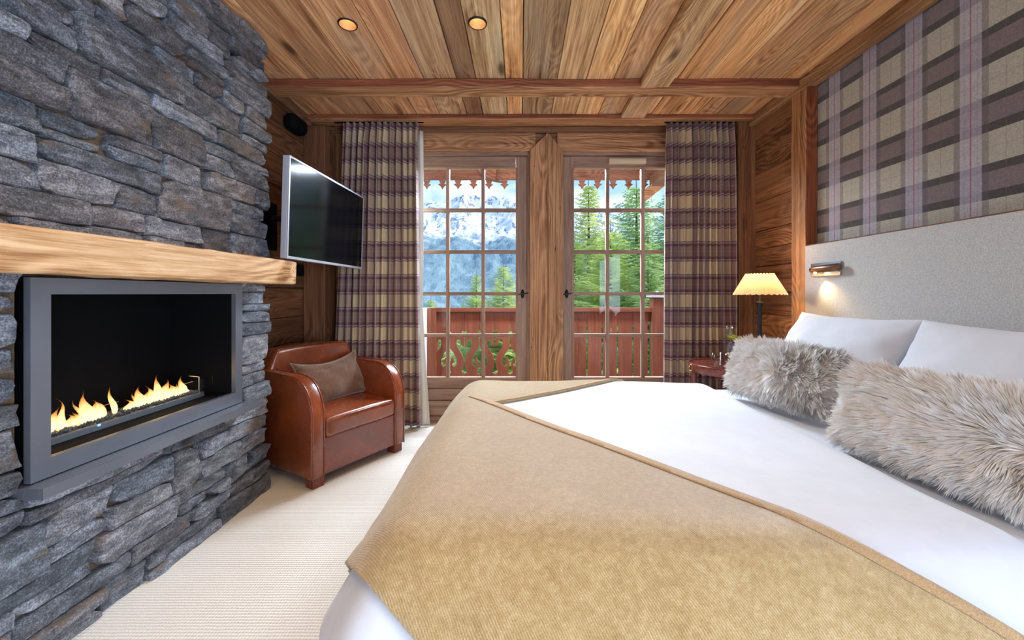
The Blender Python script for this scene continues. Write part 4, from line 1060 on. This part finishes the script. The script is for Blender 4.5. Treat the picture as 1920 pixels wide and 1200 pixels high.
jx = [842 + 28.7*i for i in range(-1, 14)]
joints = [((x-975)/PX) for x in jx]
cuts = [cutB if (i-1) % 2 == 0 else cutA for i in range(len(joints))]
for i in range(len(joints)-1):
    ca = cuts[i] if jx[i] < 1030 else cutS; cb = cuts[i+1] if jx[i+1] < 1030 else cutS
    board(joints[i], joints[i+1], ca, cb)
nx0 = (803-975)/PX
nwl = obj('newel_post', B(nx0, nx0+.105, RY-.06, RY+.07, OUT, rtop-.003), M['rail_z'], rail, bevel=.006)
nx1 = (1220-975)/PX
npost = obj('newel_post', B(nx1, nx1+.14, RY-.09, RY+.05, OUT, 1.05), M['rail_z'], rail, bevel=.008)
bm = bmesh.new(); A_ = [bm.verts.new(p) for p in ((nx1-.03, RY-.12, 1.055), (nx1+.17, RY-.12, 1.055), (nx1+.17, RY+.08, 1.055), (nx1-.03, RY+.08, 1.055))]
B_ = [bm.verts.new(v.co + Vector((0, 0, .02))) for v in A_]; tp = bm.verts.new((nx1+.07, RY-.02, 1.125))
for i in range(4): bm.faces.new((A_[i], A_[(i+1) % 4], B_[(i+1) % 4], B_[i])); bm.faces.new((B_[i], B_[(i+1) % 4], tp))
bm.faces.new(A_[::-1]); obj('post_cap', bm, M['silver'], npost)
# white rendered wing of the house to the left and right of the balcony
for xa, xb, lab in ((-2.6, nx0-.003, 'white rendered balcony side wall at the left door edge'), (nx1+.15, 2.6, 'white rendered balcony side wall beyond the right curtain')):
    wv = B(xa, xb, RY-.12 if xa < 0 else RY+.0, RY+.30, OUT+.004, rtop-.01 if xa < 0 else .98)
    tag(obj('balcony_side_wall', wv, M['white_paint'], bevel=.01), lab, 'wall')
# eaves: boarded soffit, valance with pendants, bracket
VY = 4.95; vq = VY/750
vz = lambda p: EYE + (550-p)*vq
soff = obj('balcony_soffit', (lambda bm: ([box(bm, -3+.15*i, -3+.15*i+.145, YB+.12, VY+.08, vz(300), vz(300)+.03) for i in range(41)], bm)[-1])(bmesh.new()), M['eave_y']); tag(soff, 'dark boarded balcony roof above the garden doors', 'roof')
poly = [(-2.4, vz(296)), (-2.4, vz(337))]
x = (799.8-975)*vq; step_ = 29.2*vq; x = x - 6*step_
while x < 2.3:
    for dx, p in ((-6, 337), (-5, 341), (-3.5, 342.5), (-3.2, 344), (-7.6, 345.5), (-3, 349), (0, 354.5), (3, 349), (7.6, 345.5), (3.2, 344), (3.5, 342.5), (5, 341), (6, 337)):
        poly.append((x + dx*vq, vz(p) if p != 344 else vz(343.5)))
    x += step_
poly += [(2.4, vz(337)), (2.4, vz(296))]
bm = bmesh.new(); prism(bm, poly, 'y', VY, VY+.03); tag(obj('eave_valance', bm, M['eave_x']), 'brown valance board with a row of pointed pendants under the eaves', 'valance')
br = empty('roof_bracket', (1.70, 4.6, 2.2), 'pale diagonal timber bracket under the eaves at the right door', 'bracket')
def bar(x0, y0, z0, x1, y1, z1, w_, h):
    bm = bmesh.new(); d = Vector((x1-x0, y1-y0, z1-z0)); L = d.length; box(bm, 0, L, -w_/2, w_/2, -h/2, h/2)
    m = basis((x0, y0, z0), d, (0, 1, .01)); return put(bm, m)
obj('brace', bar(1.50, VY-.05, vz(372), 1.95, VY-.05, vz(318), .10, .12), M['beam_x'], br, bevel=.008)
obj('rafter', bar(1.66, YB+.13, 2.62, 1.66, VY, 2.46, .14, .12), M['eave_x'], br, bevel=.008)
br2 = empty('roof_bracket', (-.43, 4.6, 2.5), 'curved brown timber bracket under the eaves above the left door', 'bracket')
cpts = [((893 + 5*i + .9*i*i*.6 - 975)*vq, vz(318 + 26*math.sin(i/6*math.pi/2))) for i in range(7)]
poly = cpts + [((930-975)*vq, vz(341)), ((932-975)*vq, vz(316))]
bm = bmesh.new(); prism(bm, poly, 'y', VY-.10, VY-.02); obj('brace', bm, M['eave_x'], br2)

# ground, mountains
bm = bmesh.new(); nxg, nyg = 40, 40; G = {}
for i in range(nxg+1):
    for j in range(nyg+1):
        X_ = -300 + 600*i/nxg; Y_ = 6 + 420*(j/nyg)**2
        G[i, j] = bm.verts.new((X_, Y_, -3.2 - .07*(Y_-6) + 1.5*noise.noise(Vector((X_*.03, Y_*.03, 1)))))
for i in range(nxg):
    for j in range(nyg): bm.faces.new((G[i, j], G[i+1, j], G[i+1, j+1], G[i, j+1]))
tag(obj('ground', bm, M['meadow'], smooth=True), 'green meadow slope below the balcony', 'ground', kind='structure')
vs, fs = [], []; nx_, ny_ = 240, 130
for j in range(ny_+1):
    t = j/ny_; Y_ = 420 + 2700*t
    el = -.085 + (.20 if t < .5 else .20)*min(1, t/.55)**.8 + .155*max(0, (t-.35)/.65)**1.05
    for i in range(nx_+1):
        X_ = -2600 + 5200*i/nx_; u = X_*Y_/3100
        rd = noise.fractal(Vector((u*.0032, Y_*.0020, .3)), .9, 2.1, 6)
        rg_ = 1-abs(noise.noise(Vector((u*.0028+3, Y_*.0012, 5))))*1.6
        z = Y_*(el-.050) + t*(75*rd + 60*rg_) + 10*noise.noise(Vector((u*.03, Y_*.02, 2)))*(1+t*2)
        z += -70*t*max(0, min(1, (u-150)/500))
        vs.append((X_*(.35+.65*t) if False else u*1.0, Y_, z))
for j in range(ny_):
    for i in range(nx_): a_ = j*(nx_+1)+i; fs.append((a_, a_+1, a_+nx_+2, a_+nx_+1))
mo = pyobj('mountain', vs, fs, M['mountain'], None, True); tag(mo, 'snow-capped mountain range with haze-tinted blue forested slopes', 'mountain')

# spruces
def spruce_mesh(seed, H, Rm, whorls, fat=1.0):
    rs = np.random.RandomState(seed); vs, fs = [], []
    def tri(a_, b_, c_): k = len(vs); vs.extend((a_, b_, c_)); fs.append((k, k+1, k+2))
    for wv in range(whorls):
        t = wv/whorls; z = H*(.04 + .95*t); L = Rm*(1-t)**.82*(1+.12*rs.randn()) + .10
        nb = int(5 + 5*(1-t)); a0 = rs.rand()*6.28
        for b_ in range(nb):
            a_ = a0 + 2*math.pi*b_/nb + rs.randn()*.18; l = L*(1+.18*rs.randn()); d = np.array((math.cos(a_), math.sin(a_), 0)); sd = np.array((-d[1], d[0], 0))
            up0 = .35*t - .12; nt_ = max(5, int(l/.085))
            for k in range(nt_):
                s_ = (k+.6)/nt_; p = d*l*s_; p[2] = z + l*(up0*s_ + -.30*s_*(1-s_)*2*(1-t) + .14*s_*s_)
                for side in (-1, 1):
                    tl = (.30*l*(1-s_)+.09)*fat*rs.uniform(.7, 1.2); dr = d*.65 + sd*side*.9 + np.array((0, 0, rs.uniform(-.45, .15))); dr = dr/np.linalg.norm(dr)
                    wn = np.array((rs.randn(), rs.randn(), rs.randn())); wn = np.cross(dr, wn); wn /= np.linalg.norm(wn)+1e-6
                    q0 = p; nn = max(2, int(tl/.07))
                    for m_ in range(nn):
                        c0 = q0 + dr*tl*m_/nn; c1 = q0 + dr*tl*(m_+1.35)/nn
                        ww = np.cross(dr, np.array((rs.randn(), rs.randn(), rs.randn()))); ww /= np.linalg.norm(ww)+1e-6
                        tri(tuple(c0+ww*.017), tuple(c0-ww*.017), tuple(c1 + dr*.03 + ww*rs.uniform(-.03, .03))); w2_ = np.cross(dr, ww); tri(tuple(c0+w2_*.02), tuple(c0-w2_*.014), tuple(c1 + w2_*rs.uniform(-.06, .06)))
    me = bpy.data.meshes.new('foliage'); me.from_pydata(vs, [], fs); me.update(); me.materials.append(M['needles']); return me
def trunk_mesh(H):
    bm = bmesh.new(); tube(bm, [(0, 0, -1.5), (0, 0, H*.3), (.02, 0, H*.7), (0, 0, H*1.04)], [.16, .12, .06, .008], 8)
    me = bpy.data.meshes.new('trunk'); bm.to_mesh(me); bm.free(); me.materials.append(M['bark']); return me
big = spruce_mesh(1, 9, 2.1, 66); big2 = spruce_mesh(2, 9, 1.8, 62); tr9 = trunk_mesh(9)
print('tris', len(big.polygons), len(big2.polygons))
def tree(px, ytop, Y_, width, mesh, lab, col, grp='spruces beyond the balcony', base=None):
    """crown tip shows at image (px, ytop) from the camera, standing at depth Y_"""
    X_ = (px-975)/750*Y_; zt = EYE + (550-ytop)/750*Y_
    z0 = -3.2-.07*(Y_-6); Hh = zt - z0; s_ = Hh/9.2
    r_ = empty('spruce_tree', (X_, Y_, z0), lab, 'tree', grp)
    r_.rotation_euler = (0, 0, random.random()*6.28)
    for nm, me in (('foliage', mesh), ('trunk', tr9)):
        o = bpy.data.objects.new(nm, me); COL.objects.link(o); o.parent = r_; o.scale = (width*s_ if nm == 'foliage' else s_, width*s_ if nm == 'foliage' else s_, s_); o.color = (*col, 1)
tree(944, 492, 24, 1.7, big, 'tall slim spruce left of the centre post, tip beside the door stile', (1.25, 1.2, 1.0))
tree(893, 508, 27, 1.35, big2, 'slim spruce in the middle of the left door, behind the railing', (1.15, 1.15, .95))
tree(808, 556, 22, 1.5, big, 'small spruce just above the railing at the left curtain', (1.15, 1.15, 1.0))
tree(868, 566, 30, .7, big2, 'low spruce tip between the left and middle panes of the left door', (1.05, 1.1, .9))
tree(916, 566, 25, .8, big, 'low bushy spruce beside the tall slim one at the left door', (1.1, 1.15, .9))
tree(1103, 332, 13.5, 1.25, big2, 'tall spruce with a thin bare tip in the first pane column of the right door', (1.25, 1.2, .95))
tree(1193, 334, 12.5, 1.5, big, 'tall spruce in the middle panes of the right door', (.95, 1.1, .95))
tree(1262, 345, 11.5, 1.5, big2, 'dark full spruce at the right door beside the curtain', (.70, .95, .85))
tree(1145, 420, 10.5, 1.7, big, 'bushy bright spruce filling the lower panes of the right door', (1.25, 1.25, .85))
tree(1078, 440, 12, 1.5, big2, 'bright yellow-green spruce at the left edge of the right door', (1.35, 1.3, .85))
tree(1215, 440, 9.8, 1.6, big, 'spruce close behind the balcony newel post', (.95, 1.05, .9))
tree(1020, 480, 16, .8, big2, 'spruce hidden largely behind the centre post', (1.1, 1.1, .9))
